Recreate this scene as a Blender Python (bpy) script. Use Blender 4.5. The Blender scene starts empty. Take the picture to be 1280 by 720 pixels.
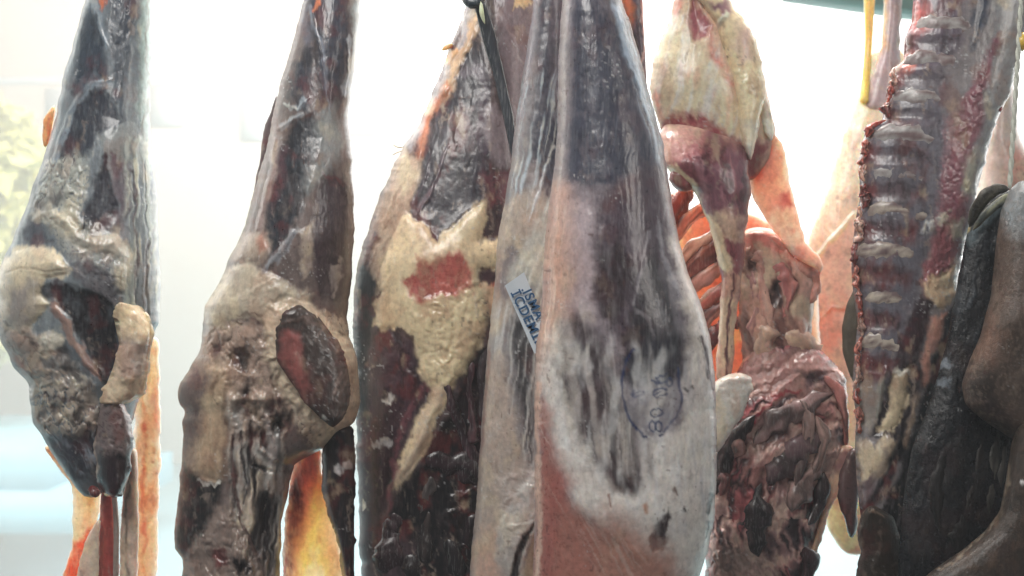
import bpy, math, random
import numpy as np
from mathutils import Vector, Matrix

# ------------------------------------------------------------------ camera, world, lights, exposure
SC = bpy.context.scene
COL = SC.collection
HFOV = math.radians(60.0)
K = 2 * math.tan(HFOV / 2) / 1280.0          # metres per reference pixel at one metre
CZ = 1.5
cam_d = bpy.data.cameras.new('camera'); cam = bpy.data.objects.new('camera', cam_d); COL.objects.link(cam)
cam.location = (0, 0, CZ); cam.rotation_euler = (math.pi / 2, 0, 0)
cam_d.sensor_fit = 'HORIZONTAL'; cam_d.angle = HFOV; cam_d.clip_start = 0.02; cam_d.clip_end = 200
cam_d.dof.use_dof = True; cam_d.dof.focus_distance = 0.95
cam_d.dof.aperture_fstop = (cam_d.lens * 0.001) / 0.007
SC.camera = cam

w = bpy.data.worlds.new('World'); SC.world = w; w.use_nodes = True
bg = w.node_tree.nodes['Background']
bg.inputs[0].default_value = (0.95, 0.97, 1.0, 1); bg.inputs[1].default_value = 0.06

def area(name, loc, target, size, power, color, sy=None):
    l = bpy.data.lights.new(name, 'AREA'); l.shape = 'RECTANGLE'; l.size = size; l.size_y = sy or size
    l.energy = power; l.color = color
    o = bpy.data.objects.new(name, l); COL.objects.link(o); o.location = loc
    o.rotation_euler = (Vector(target) - Vector(loc)).to_track_quat('-Z', 'Y').to_euler()
    return o
area('upper_fill', (-0.6, -0.15, 2.75), (0.0, 1.0, 1.5), 1.0, 24, (1.0, 0.97, 0.93), 0.7)  # added fill light, out of view above, brightens the upper fronts
area('side_fill', (1.9, -0.3, 2.2), (0.1, 1.0, 1.4), 0.8, 9, (1.0, 0.94, 0.88), 0.8)  # added fill light, out of view at the side, for relief
area('street_daylight', (0.0, 2.1, 5.2), (0.0, 6.0, 0.8), 5.0, 740, (1.0, 0.95, 0.89), 1.5)

SC.view_settings.view_transform = 'Standard'; SC.view_settings.look = 'None'
SC.view_settings.exposure = 0.0; SC.view_settings.gamma = 1.0; SC.view_settings.use_curve_mapping = False
SC.render.engine = 'CYCLES'
SC.cycles.use_denoising = True
SC.cycles.max_bounces = 8; SC.cycles.transparent_max_bounces = 12
SC.cycles.sample_clamp_indirect = 6.0

# ------------------------------------------------------------------ helpers
RNG = np.random.default_rng(7)
_T = RNG.random((256, 256))
def vnoise(x, y, seed=0):
    x = np.asarray(x, float) + seed * 37.31; y = np.asarray(y, float) + seed * 17.77
    xi = np.floor(x).astype(int); yi = np.floor(y).astype(int); fx = x - xi; fy = y - yi
    fx = fx * fx * (3 - 2 * fx); fy = fy * fy * (3 - 2 * fy)
    a = _T[xi % 256, yi % 256]; b = _T[(xi + 1) % 256, yi % 256]
    c = _T[xi % 256, (yi + 1) % 256]; d = _T[(xi + 1) % 256, (yi + 1) % 256]
    return (a * (1 - fx) + b * fx) * (1 - fy) + (c * (1 - fx) + d * fx) * fy
def fbm(x, y, seed=0, octv=4):
    s = 0; a = 0.5; t = 0
    for i in range(octv):
        s = s + a * vnoise(x * 2 ** i, y * 2 ** i, seed + i * 3); t += a; a *= 0.55
    return s / t * 2 - 1
def cells(x, y, seed=0):
    """distance to the nearest of jittered lattice points: pillowy lumps"""
    xi = np.floor(x).astype(int); yi = np.floor(y).astype(int); best = np.full(np.shape(x), 9.0); sec = best.copy()
    for dx in (-1, 0, 1):
        for dy in (-1, 0, 1):
            jx = _T[(xi + dx + seed * 7) % 256, (yi + dy) % 256]; jy = _T[(yi + dy + seed * 11 + 90) % 256, (xi + dx) % 256]
            d = np.hypot(xi + dx + jx - x, yi + dy + jy - y)
            sec = np.minimum(sec, np.maximum(best, d)); best = np.minimum(best, d)
    return best, sec
def lin(c):
    c = np.asarray(c, float) / 255.0
    return np.where(c < 0.04045, c / 12.92, ((c + 0.055) / 1.055) ** 2.4)
GAIN = 1.42
def cc(c):
    r_, g_, b_ = c
    if b_ > r_: k_ = 0.8; m_ = (r_ + g_ + b_) / 3.0; c = tuple(m_ + (v - m_) * k_ for v in c)
    elif r_ - b_ > 25 and g_ - b_ > 15: c = (r_, g_ - .06 * (g_ - b_), b_ + .08 * (g_ - b_))
    v = lin(c); lm = float(v @ np.array([.25, .6, .15])); v = v * GAIN * (0.38 + 0.62 * min(1.0, lm / 0.30))
    return np.clip(v, 0.003, 0.88)
def smooth(a, b, x):
    t = np.clip((x - a) / (b - a), 0, 1); return t * t * (3 - 2 * t)
def sdpoly(px, py, pts):
    pts = np.asarray(pts, float); n = len(pts); d = np.full(px.shape, 1e9); ins = np.zeros(px.shape, bool)
    for i in range(n):
        x0, y0 = pts[i]; x1, y1 = pts[(i + 1) % n]; ex, ey = x1 - x0, y1 - y0
        t = np.clip(((px - x0) * ex + (py - y0) * ey) / max(ex * ex + ey * ey, 1e-9), 0, 1)
        d = np.minimum(d, np.hypot(px - x0 - t * ex, py - y0 - t * ey))
        if y0 != y1:
            cnd = (y0 > py) != (y1 > py)
            ins ^= cnd & (px < (x1 - x0) * (py - y0) / (y1 - y0) + x0)
    return np.where(ins, d, -d)
def sdline(px, py, pts, wd):
    pts = np.asarray(pts, float); n = len(pts); best = np.full(px.shape, -1e9)
    ws = np.broadcast_to(np.asarray(wd, float), (n,)) if np.ndim(wd) == 0 else np.asarray(wd, float)
    for i in range(n - 1):
        x0, y0 = pts[i]; x1, y1 = pts[i + 1]; ex, ey = x1 - x0, y1 - y0
        t = np.clip(((px - x0) * ex + (py - y0) * ey) / max(ex * ex + ey * ey, 1e-9), 0, 1)
        best = np.maximum(best, (ws[i] * (1 - t) + ws[i + 1] * t) / 2 - np.hypot(px - x0 - t * ex, py - y0 - t * ey))
    return best

# paint layers: dicts; P = area, S = seam or strand, N = relief over everything, F = fascia fibres
def P(pts, col=None, soft=3, warp=4, h=0, hw=8, **k): return dict(t='P', pts=pts, col=col, soft=soft, warp=warp, h=h, hw=hw, **k)
def S(pts, wd, col=None, soft=1.5, warp=1.5, h=0.0, hw=None, **k): return dict(t='S', pts=pts, wd=wd, col=col, soft=soft, warp=warp, h=h, hw=hw or np.max(wd) / 2, **k)
def N(amp, sx, sy=None, ang=0, ridge=False, pts=None, **k): return dict(t='N', amp=amp, sx=sx, sy=sy or sx, ang=ang, ridge=ridge, pts=pts, **k)
def Fb(pts, col, dens=0.5, sx=3, sy=60, ang=0, soft=12, h=0.4, **k): return dict(t='F', pts=pts, col=col, dens=dens, sx=sx, sy=sy, ang=ang, soft=soft, h=h, **k)
def L_(pts, size, amp, col=None, soft=6, **k): return dict(t='L', pts=pts, size=size, amp=amp, col=col, soft=soft, **k)

def paint(px, py, base, layers, seed, rough=0.45, fib=0.15, sss=0.08, film=0.5, warp=1.0, variety=1.0):
    n = len(px); C = np.tile(cc(base), (n, 1)); H = np.zeros(n); Pp = np.tile([rough, fib, sss, 1.0], (n, 1))
    mo = 1 + 0.16 * fbm(px / 26, py / 26, seed, 4) + 0.10 * fbm(px / 5, py / 7, seed + 5, 3)
    C *= mo[:, None]
    wx1 = fbm(px / 14, py / 14, seed + 11, 4); wx2 = fbm(px / 4.5, py / 4.5, seed + 12, 2)
    br = fbm(px / 9, py / 13, seed + 31, 4); brs = fbm(px / 3.2, py / 15, seed + 33, 3)
    ox, oy = px, py
    px = px + warp * (5.5 * fbm(ox / 30, oy / 30, seed + 51, 3) + 2.6 * fbm(ox / 8, oy / 11, seed + 52, 3))
    py = py + warp * (8.0 * fbm(ox / 26, oy / 30, seed + 53, 3) + 6.0 * fbm(ox / 5, oy / 14, seed + 54, 3))
    for q, l in enumerate(layers):
        pts = l.get('pts'); sd = None
        if pts is not None:
            a = np.asarray(pts, float); mg = 30 + (np.max(l['wd']) if l['t'] == 'S' else 0)
            ix = np.nonzero((px > a[:, 0].min() - mg) & (px < a[:, 0].max() + mg) & (py > a[:, 1].min() - mg) & (py < a[:, 1].max() + mg))[0]
        else:
            ix = np.arange(n)
        if len(ix) == 0: continue
        x = px[ix]; y = py[ix]
        if l['t'] == 'S': sd = sdline(x, y, pts, l['wd'])
        elif pts is not None: sd = sdpoly(x, y, pts)
        if l['t'] in 'PS':
            sd = sd + l['warp'] * (wx1[ix] + 0.45 * wx2[ix]); sf = l['soft'] * (1.0 + 0.9 * np.clip(wx1[ix] + .3, 0, 1)); m = smooth(-sf, sf, sd) * l.get('a', 1.0)
            m = m * np.clip(1.0 - l.get('brk', 0.34) * np.clip(br[ix] * 1.3 + brs[ix] * .9 + .05, 0, 1), 0, 1)
            if l['col'] is not None:
                mt = l.get('mott', 0.14)
                c = cc(l['col'])[None] * (1 + mt * fbm(x / 17, y / 17, seed + q, 4) + 0.8 * mt * fbm(x / 4, y / 6, seed + q + 40, 3))[:, None]
                C[ix] = C[ix] * (1 - m[:, None]) + c * m[:, None]
            if l['h']:
                xo = ox[ix] + .5 * (x - ox[ix]) * 0 + 2.5 * wx1[ix]; yo = oy[ix] + 3 * br[ix] * .5
                sh = sdline(xo, yo, pts, l['wd']) if l['t'] == 'S' else sdpoly(xo, yo, pts)
                H[ix] += 1.9 * l['h'] * (1 - np.exp(-np.maximum(sh, 0) / (l['hw'] * 1.3)))
            for j, kk in enumerate(('rough', 'fib', 'sss')):
                if kk in l: Pp[ix, j] = Pp[ix, j] * (1 - m) + l[kk] * m
        elif l['t'] in 'NF':
            ca, sa = math.cos(math.radians(l['ang'])), math.sin(math.radians(l['ang']))
            u = (x * ca + y * sa); v = (-x * sa + y * ca)
            u = u + (6 if l['t'] == 'N' else 2.2) * fbm(x / 40, y / 60, seed + q, 2)
            m = 1.0 if sd is None else smooth(-l.get('soft', 10), l.get('soft', 10), sd)
            if l['t'] == 'N':
                f = fbm(u / l['sx'], v / l['sy'], seed + q * 2, 4)
                if l['ridge']: f = 1 - 2 * np.abs(f)
                H[ix] += l['amp'] * f * m
            else:
                f = 0.65 * vnoise(u / l['sx'], v / l['sy'], seed + q) + 0.35 * vnoise(u / l['sx'] * 2.1, v / l['sy'] * 1.7, seed + q + 3)
                g = fbm(x / 30, y / 55, seed + q + 9, 3) * 0.22
                k = smooth(1 - l['dens'] - 0.22, 1 - l['dens'] + 0.22, f + g) * m
                k = k * l.get('a', 0.9)
                C[ix] = C[ix] * (1 - k[:, None]) + cc(l['col'])[None] * k[:, None]
                H[ix] += l['h'] * k
        elif l['t'] == 'W':
            rd = np.hypot(x - l['c'][0], y - l['c'][1]) + 9 * fbm(x / 30, y / 30, seed + q, 3) + 4 * wx1[ix]
            an = np.arctan2(y - l['c'][1], x - l['c'][0])
            k = rd / l['wl']; ki = np.floor(k).astype(int); fr = k - ki
            pk = _T[(ki * 13 + 5) % 256, (np.floor(an * 2.2 + _T[ki % 256, 3] * 6).astype(int)) % 256]
            cs = np.array([cc(c_) for c_ in l['cols']]); n_ = len(cs)
            t_ = vnoise(k * .9, an * 2.5, seed + q) * .75 + .25 * vnoise(k * 3, an * 6, seed + q + 1); t_ = np.clip((t_ - .15) / .7, 0, .999) * (n_ - 1); j_ = t_.astype(int); w_ = (t_ - j_)[:, None]
            C[ix] = cs[j_] * (1 - w_) + cs[np.minimum(j_ + 1, n_ - 1)] * w_
            rg = 1 - 2 * np.abs(fbm(k * .55, an * 1.7, seed + q + 4, 3)); rg2 = 1 - 2 * np.abs(fbm(k * 1.3, an * 2.6, seed + q + 14, 3))
            H[ix] += l['amp'] * (rg * .9 + .4 * rg2)
            C[ix] *= (0.75 + .45 * np.clip(rg, -.5, 1))[:, None]
            C[ix] *= (1 + .3 * brs[ix])[:, None]
        elif l['t'] == 'L':
            m = smooth(-l['soft'], l['soft'], sd + 4 * wx1[ix])
            w3 = fbm(x / 20, y / 20, seed + q + 2, 3); w4 = fbm(x / 20, y / 20, seed + q + 6, 3)
            b, s2 = cells(x / l['size'] + 1.3 * w3 + .06 * wx2[ix], y / (l['size'] * l.get('asp', 1.0)) + 1.3 * w4 + .06 * wx2[ix], seed + q)
            pil = np.clip(s2 - b, 0, 0.5) * 2
            va = np.clip(.55 + 1.1 * fbm(x / 18, y / 18, seed + q + 8, 2), 0, 1.3)
            H[ix] += l['amp'] * ((pil ** 0.6) * va + .8 * (1 - 2 * np.abs(fbm(x / 22 + w3, y / 30 + w4, seed + q + 7, 2)))) * m
            if l['col'] is not None:
                k = m * smooth(0.02, 0.25, pil) * l.get('a', 0.9)
                C[ix] = C[ix] * (1 - k[:, None]) + cc(l['col'])[None] * (1 + 0.15 * wx2[ix])[:, None] * k[:, None]
    # tissue variety: fat is stained and veined, lean meat carries redder and darker bundles and veils of membrane
    lum = C @ np.array([.25, .6, .15]); fatm = smooth(.20, .42, lum); lean = 1 - smooth(.10, .24, lum)
    n1 = fbm(ox / 24, oy / 34, seed + 81, 5); n2 = fbm(ox / 11, oy / 22, seed + 82, 4); n3 = fbm(ox / 6 + 2 * wx1, oy / 52 + wx1, seed + 83, 4)
    def mixc(col, k):
        C[:] = C * (1 - k[:, None]) + np.asarray(col)[None] * k[:, None]
    v_ = variety
    mixc(lin((186, 140, 112)), v_ * .38 * fatm * smooth(.10, .45, n1)); mixc(lin((236, 220, 184)), v_ * .55 * fatm * smooth(.05, .40, -n1)); mixc(lin((120, 76, 66)), v_ * .30 * fatm * smooth(.28, .50, n2))
    mixc(lin((112, 44, 44)), v_ * .60 * lean * smooth(.05, .40, n1)); mixc(lin((30, 22, 24)), v_ * .55 * lean * smooth(.05, .40, -n3))
    mixc(lin((164, 148, 136)), v_ * .60 * (1 - fatm) * smooth(.22, .50, n3) * smooth(-.1, .3, n2)); mixc(lin((196, 178, 150)), v_ * .42 * (1 - fatm) * smooth(.26, .56, n2 * .6 + n1 * .6))
    mixc(lin((150, 96, 74)), v_ * .30 * (1 - lean) * (1 - fatm) * smooth(.0, .4, n1 - .3 * n2))
    H += v_ * (.8 * n1 * fatm + .35 * n3)
    # thin dried membrane: fine pale strands and a few crumbs that lie over everything
    if film:
        f = 0.6 * vnoise(ox / 2.6 + 1.5 * wx1, oy / 34 + wx1, seed + 71) + 0.4 * vnoise(ox / 1.6 + wx1, oy / 16, seed + 72)
        g = smooth(-0.15, 0.55, fbm(ox / 34, oy / 60, seed + 73, 3)) * film
        k = smooth(0.60, 0.86, f) * g
        wc = np.clip(C * 1.9 + 0.05, 0, .75); C = C * (1 - k[:, None]) + wc * k[:, None]; H = H + 0.35 * k; Pp[:, 0] -= 0.06 * k
        k2 = smooth(0.80, 0.88, vnoise(ox / 2.2, oy / 2.6, seed + 75)) * smooth(0.25, 0.6, fbm(ox / 40, oy / 40, seed + 76, 3))
        C = C * (1 - .5 * k2[:, None]) + .5 * k2[:, None] * .7; H = H + 0.4 * k2
        k3 = smooth(0.82, 0.9, vnoise(ox / 3.0, oy / 5.0, seed + 77)) * smooth(0.1, 0.5, fbm(ox / 50, oy / 50, seed + 78, 3)) * .55
        C = C * (1 - k3[:, None]) + k3[:, None] * np.array([[.10, .045, .04]])
    k = smooth(.4, 1.0, Pp[:, 2])[:, None]; C = C * (1 - k) + k * np.clip(C, .001, 1) ** 0.78   # thin skins are pale in themselves
    return np.clip(C, 0.003, 0.9), H, Pp

def new_mesh(name, V, Fq, mat, root, C=None, Pp=None, smooth_=True):
    me = bpy.data.meshes.new(name)
    V = np.asarray(V, float); Fq = np.asarray(Fq, np.int64)
    if root is not None: V = V - np.array(thing_loc[root.name])[None]
    k = Fq.shape[1]
    me.vertices.add(len(V)); me.vertices.foreach_set('co', V.ravel())
    me.loops.add(Fq.size); me.loops.foreach_set('vertex_index', Fq.ravel().astype(np.int32))
    me.polygons.add(len(Fq)); me.polygons.foreach_set('loop_start', np.arange(0, Fq.size, k, dtype=np.int32))
    me.update(calc_edges=True); me.validate()
    if C is not None:
        at = me.attributes.new('Col', 'FLOAT_COLOR', 'POINT'); at.data.foreach_set('color', np.c_[C, np.ones(len(C))].ravel())
        at = me.attributes.new('prop', 'FLOAT_COLOR', 'POINT'); at.data.foreach_set('color', np.asarray(Pp, float).ravel())
    if smooth_: me.polygons.foreach_set('use_smooth', np.ones(len(Fq), bool))
    me.materials.append(mat)
    o = bpy.data.objects.new(name, me); COL.objects.link(o)
    if root is not None: o.parent = root
    return o

thing_loc = {}
def thing(name, label, cat, px, py, d, group=None):
    o = bpy.data.objects.new(name, None); COL.objects.link(o); o.empty_display_size = 0.05
    loc = ((px - 640) * K * d, d, CZ - (py - 360) * K * d); o.location = loc; thing_loc[o.name] = loc
    o['label'] = label; o['category'] = cat
    if group: o['group'] = group
    return o
def tag(o, label, cat=None, kind=None, group=None):
    if label: o['label'] = label
    if cat: o['category'] = cat
    if kind: o['kind'] = kind
    if group: o['group'] = group

def curve(pts, ys, sm=6):
    a = np.asarray(sorted(pts), float)
    v = np.interp(ys, a[:, 0], a[:, 1])
    if sm and len(ys) > 8:
        st = abs(ys[1] - ys[0]); r = max(1, int(round(sm / st))); ker = np.hanning(2 * r + 3)[1:-1]; ker /= ker.sum()
        v = np.convolve(np.pad(v, r, mode='edge'), ker, mode='valid')
    return v

def loft(name, root, L, R, d, T, base, layers=(), seed=1, step=1.5, edge=1.6, sm=8, back=None, prof=0.62, tilt=0.0,
         amp=0.5, mat=None, rough=0.38, fib=0.04, sss=0.2, rows=None, cap=10, bend=None, sub=None, film=.22, grain=.22, gang=0, warp=1.0, variety=1.0):
    """a closed body: front relief and plain back, outline given in reference pixels at its own distance d (m);
    T thickness towards the viewer (m), number or [(py, T)]"""
    y0 = min(min(p[0] for p in L), min(p[0] for p in R)); y1 = max(max(p[0] for p in L), max(p[0] for p in R))
    ny = max(8, int((y1 - y0) / step)); ys = np.linspace(y0, y1, ny)
    xl = curve(L, ys, sm); xr = curve(R, ys, sm)
    hw0 = np.maximum((xr - xl) / 2, 0.6)
    eL_ = edge * (fbm(ys / 16, ys * 0 + 3, seed + 20, 4) * 1.3 + 0.28 * fbm(ys / 5, ys * 0, seed + 21, 2))
    eR_ = edge * (fbm(ys / 16, ys * 0 + 9, seed + 22, 4) * 1.3 + 0.28 * fbm(ys / 5, ys * 0, seed + 23, 2))
    mid = (xl + xr) / 2; hwid = np.maximum((xr - xl) / 2, 0.6)
    e = np.minimum(ys - y0, y1 - ys); e = np.sqrt(np.clip(1 - (1 - np.clip(e / cap, 0, 1)) ** 2, 0.0004, 1))   # rounded ends
    wmax = hwid.max() * 2; nf = int(np.clip(wmax / step * 1.15, 12, 230)); nb = max(6, nf // 7)
    s = np.linspace(0, 1, nf); uf = -np.cos(np.pi * s); sb = np.linspace(0, 1, nb + 2)[1:-1]; ub = np.cos(np.pi * sb)
    th = curve(T, ys, 20) if not np.isscalar(T) else np.full(ny, float(T))
    wr = np.minimum(1.0, hw0 / (0.35 * hw0.max() + 1e-6)) ** 0.5
    dd = d + (curve(bend, ys, 30) if bend is not None else 0.0) + np.zeros(ny)
    ewl = np.clip(-uf, 0, 1) ** 9; ewr = np.clip(uf, 0, 1) ** 9
    PX = mid[:, None] + hwid[:, None] * e[:, None] ** 0.6 * uf[None] + eL_[:, None] * ewl[None] + eR_[:, None] * ewr[None]; PY = np.repeat(ys[:, None], nf, 1)
    lay = [N(amp * .3, 11), N(amp * 2.4, 44), N(grain, 5, 48, gang, True)] + list(layers)
    C, H, Pp = paint(PX.ravel(), PY.ravel(), base, lay, seed, rough, fib, sss, film, warp, variety)
    pr = np.clip(1 - uf ** 2, 0, 1) ** prof
    H = H.reshape(ny, nf) * 0.001 * np.clip(pr * 2.2, 0, 1)[None]
    Yf = dd[:, None] - th[:, None] * pr[None] * wr[:, None] * e[:, None] - H * e[:, None] + tilt * (PX - mid[:, None]) * K
    bt = (back if back is not None else 0.6)
    pb = np.clip(1 - ub ** 2, 0, 1) ** prof
    PXb = mid[:, None] + hwid[:, None] * e[:, None] ** 0.6 * ub[None] * 0.985
    Yb = dd[:, None] + th[:, None] * bt * pb[None] * wr[:, None] * e[:, None] + tilt * (PXb - mid[:, None]) * K
    PYb = np.repeat(ys[:, None], nb, 1)
    PXa = np.c_[PX, PXb]; Ya = np.c_[Yf, Yb]; PYa = np.c_[PY, PYb]
    Sx = np.c_[Yf, np.repeat(dd[:, None], nb, 1)]
    V = np.stack([(PXa - 640) * K * Sx, Ya, CZ - (PYa - 360) * K * Sx], -1)
    nt = nf + nb; V = V.reshape(-1, 3)
    # back vertices take the colour of the front vertex nearest in x
    j = np.clip(np.round((np.arccos(np.clip(-ub, -1, 1)) / np.pi) * (nf - 1)).astype(int), 0, nf - 1)
    Ci = C.reshape(ny, nf, 3); Pi = Pp.reshape(ny, nf, 4)
    Ca = np.concatenate([Ci, Ci[:, j]], 1).reshape(-1, 3); Pa = np.concatenate([Pi, Pi[:, j]], 1).reshape(-1, 4)
    i = np.arange(ny - 1)[:, None] * nt; k = np.arange(nt)[None]; k2 = (k + 1) % nt
    Fq = np.stack([i + k, i + nt + k, i + nt + k2, i + k2], -1).reshape(-1, 4)
    # end caps: fans as quads (degenerate-free triangles doubled is avoided by a centre vertex pair)
    o = new_mesh(name, V, Fq, mat or M['thin_skin' if sss >= .85 else 'flesh'], root if sub is None else None, Ca, Pa)
    SURF[o.name] = (ys, PX, Yf)
    return o
SURF = {}
def on(o, x, y, lift=0.0):
    ys, PX, Yf = SURF[o.name]; i = int(np.clip(np.searchsorted(ys, y), 0, len(ys) - 1))
    return float(np.interp(x, PX[i], Yf[i])) - lift

def strand(name, root, pts, rad, col, seed=1, flat=1.0, sides=10, sss=0.08, rough=0.42, mat=None, col2=None, wob=0.25, sub=None, fib=0.2, n=None, ring=0):
    """tube through (px, py, d) points; rad in reference pixels (number or list)"""
    a = np.asarray(pts, float); m = n or max(10, int(sum(np.hypot(*(a[i + 1, :2] - a[i, :2])) for i in range(len(a) - 1)) / 4))
    t = np.linspace(0, len(a) - 1, m); ti = np.arange(len(a))
    p = np.stack([np.interp(t, ti, a[:, q]) for q in range(3)], -1)
    r_ = max(1, int(m / len(a) / 2)); ker = np.hanning(2 * r_ + 3)[1:-1]; ker /= ker.sum()
    for q in range(3):
        f = np.pad(p[:, q], r_, mode='reflect', reflect_type='odd'); p[:, q] = np.convolve(f, ker, mode='valid')
    rr = np.interp(t, np.linspace(0, len(a) - 1, np.size(rad)), np.atleast_1d(rad).astype(float))
    Wp = np.stack([(p[:, 0] - 640) * K * p[:, 2], p[:, 2], CZ - (p[:, 1] - 360) * K * p[:, 2]], -1)
    tg = np.gradient(Wp, axis=0); tg /= np.linalg.norm(tg, axis=1)[:, None] + 1e-9
    fw = np.array([0, -1.0, 0]); sx = np.cross(tg, fw); sx /= np.linalg.norm(sx, axis=1)[:, None] + 1e-9; up = np.cross(sx, tg)
    th = np.linspace(0, 2 * np.pi, sides, endpoint=False)
    rw = (rr * K * p[:, 2])[:, None] * (1 + wob * fbm(t[:, None] * 2.2 + 0 * th, np.cos(th)[None] * 1.3 + np.sin(th)[None] + 0 * t[:, None], seed, 3))
    rw = rw * (1 + 1.0 * wob * fbm(t[:, None] * .8 + 0 * th, np.cos(th)[None] * .7 + 0 * t[:, None], seed + 9, 2) + .35 * wob * fbm(t[:, None] * 7 + 0 * th, np.cos(th - 1)[None] * 3 + np.sin(th)[None] * 3 + 0 * t[:, None], seed + 8, 2))
    endt = np.ones(m); endt[0] = endt[-1] = 0.15; endt[1] = max(endt[1], 0.1) * 0.75; endt[-2] = 0.75
    rw = rw * endt[:, None]
    V = Wp[:, None] + rw[..., None] * (np.cos(th)[None, :, None] * sx[:, None] + flat * np.sin(th)[None, :, None] * up[:, None])
    V = V.reshape(-1, 3); i = np.arange(m - 1)[:, None] * sides; k = np.arange(sides)[None]; k2 = (k + 1) % sides
    Fq = np.stack([i + k, i + k2, i + sides + k2, i + sides + k], -1).reshape(-1, 4)
    uu = np.repeat(th[None], m, 0).ravel() * 3; tt = np.repeat(t[:, None], sides, 1).ravel() * 3
    g = fbm(uu * 1.4, tt * 0.35, seed, 3)
    c1 = cc(col)[None]; c2 = cc(col2 if col2 is not None else col)[None]
    f = smooth(-0.35, 0.35, g)[:, None]; C = c1 * (1 - f) + c2 * f; C = C * (1 + 0.18 * fbm(uu * 2, tt * 2, seed + 3, 3))[:, None]
    Pp = np.tile([rough, fib, sss, 1.0], (len(V), 1))
    o = new_mesh(name, V, Fq, mat or M['flesh'], root if sub is None else None, np.clip(C, 0.003, .9), Pp)
    if sub is not None:
        V2 = V - np.array(thing_loc[root.name])[None]; o.data.vertices.foreach_set('co', V2.ravel()); o.parent = sub
    return o

def boxm(name, lo, hi, mat, root=None):
    (a, b, c), (d, e, f) = lo, hi
    V = [(a, b, c), (d, b, c), (d, e, c), (a, e, c), (a, b, f), (d, b, f), (d, e, f), (a, e, f)]
    Fq = [(0, 3, 2, 1), (4, 5, 6, 7), (0, 1, 5, 4), (1, 2, 6, 5), (2, 3, 7, 6), (3, 0, 4, 7)]
    return new_mesh(name, V, Fq, mat, root, smooth_=False)
def wx(px, d): return (px - 640) * K * d
def wz(py, d): return CZ - (py - 360) * K * d

# ------------------------------------------------------------------ materials
M = {}
def nmat(name):
    m = bpy.data.materials.new(name); m.use_nodes = True; nt = m.node_tree
    b = nt.nodes.get('Principled BSDF'); M[name] = m
    def nd(t, **k):
        n = nt.nodes.new(t)
        for a, v in k.items(): setattr(n, a, v)
        return n
    return m, nt, b, nd
def flesh_mat(name, film=(0.62, 0.62, 0.60), bump=0.11, spec=0.5, coat=0.6):
    m, nt, b, nd = nmat(name); lk = nt.links.new
    ac = nd('ShaderNodeAttribute', attribute_name='Col'); ap = nd('ShaderNodeAttribute', attribute_name='prop')
    sp = nd('ShaderNodeSeparateColor'); lk(ap.outputs['Color'], sp.inputs[0])
    tc = nd('ShaderNodeTexCoord'); mp = nd('ShaderNodeMapping'); mp.inputs['Scale'].default_value = (1, 1, 0.09); lk(tc.outputs['Object'], mp.inputs[0])
    nf = nd('ShaderNodeTexNoise'); nf.inputs['Scale'].default_value = 520; nf.inputs['Detail'].default_value = 3; lk(mp.outputs[0], nf.inputs['Vector'])
    n1 = nd('ShaderNodeTexNoise'); n1.inputs['Scale'].default_value = 170; n1.inputs['Detail'].default_value = 6; n1.inputs['Roughness'].default_value = 0.65; lk(tc.outputs['Object'], n1.inputs['Vector'])
    n2 = nd('ShaderNodeTexNoise'); n2.inputs['Scale'].default_value = 900; n2.inputs['Detail'].default_value = 3; lk(tc.outputs['Object'], n2.inputs['Vector'])
    mr = nd('ShaderNodeMapRange'); mr.inputs[1].default_value = 0.25; mr.inputs[2].default_value = 0.75; mr.inputs[3].default_value = 0.78; mr.inputs[4].default_value = 1.22; lk(n1.outputs[0], mr.inputs[0])
    vm = nd('ShaderNodeVectorMath', operation='SCALE'); lk(ac.outputs['Color'], vm.inputs[0]); lk(mr.outputs[0], vm.inputs['Scale'])
    fr = nd('ShaderNodeMapRange'); fr.inputs[1].default_value = 0.52; fr.inputs[2].default_value = 0.72; lk(nf.outputs[0], fr.inputs[0])
    fm = nd('ShaderNodeMath', operation='MULTIPLY'); lk(fr.outputs[0], fm.inputs[0]); lk(sp.outputs[1], fm.inputs[1])
    mx = nd('ShaderNodeMix', data_type='RGBA'); lk(fm.outputs[0], mx.inputs['Factor']); lk(vm.outputs[0], mx.inputs['A']); mx.inputs['B'].default_value = (*film, 1)
    lk(mx.outputs['Result'], b.inputs['Base Color'])
    rm = nd('ShaderNodeMapRange'); rm.inputs[1].default_value = 0.3; rm.inputs[2].default_value = 0.7; rm.inputs[3].default_value = -0.12; rm.inputs[4].default_value = 0.12; lk(n1.outputs[0], rm.inputs[0])
    ra = nd('ShaderNodeMath', operation='ADD'); lk(sp.outputs[0], ra.inputs[0]); lk(rm.outputs[0], ra.inputs[1]); lk(ra.outputs[0], b.inputs['Roughness'])
    lk(sp.outputs[2], b.inputs['Subsurface Weight']); b.inputs['Subsurface Radius'].default_value = (1.0, 0.46, 0.30); b.inputs['Subsurface Scale'].default_value = 0.011
    b.inputs['Specular IOR Level'].default_value = spec; b.inputs['Coat Weight'].default_value = coat; b.inputs['Coat Roughness'].default_value = 0.22
    s1 = nd('ShaderNodeMath', operation='MULTIPLY_ADD'); lk(nf.outputs[0], s1.inputs[0]); s1.inputs[1].default_value = 0.5; lk(n1.outputs[0], s1.inputs[2])
    s2 = nd('ShaderNodeMath', operation='MULTIPLY_ADD'); lk(n2.outputs[0], s2.inputs[0]); s2.inputs[1].default_value = 0.35; lk(s1.outputs[0], s2.inputs[2])
    bp = nd('ShaderNodeBump'); bp.inputs['Strength'].default_value = bump; bp.inputs['Distance'].default_value = 0.0030; lk(s2.outputs[0], bp.inputs['Height'])
    lk(bp.outputs[0], b.inputs['Normal'])
    return m
flesh_mat('flesh')
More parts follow.
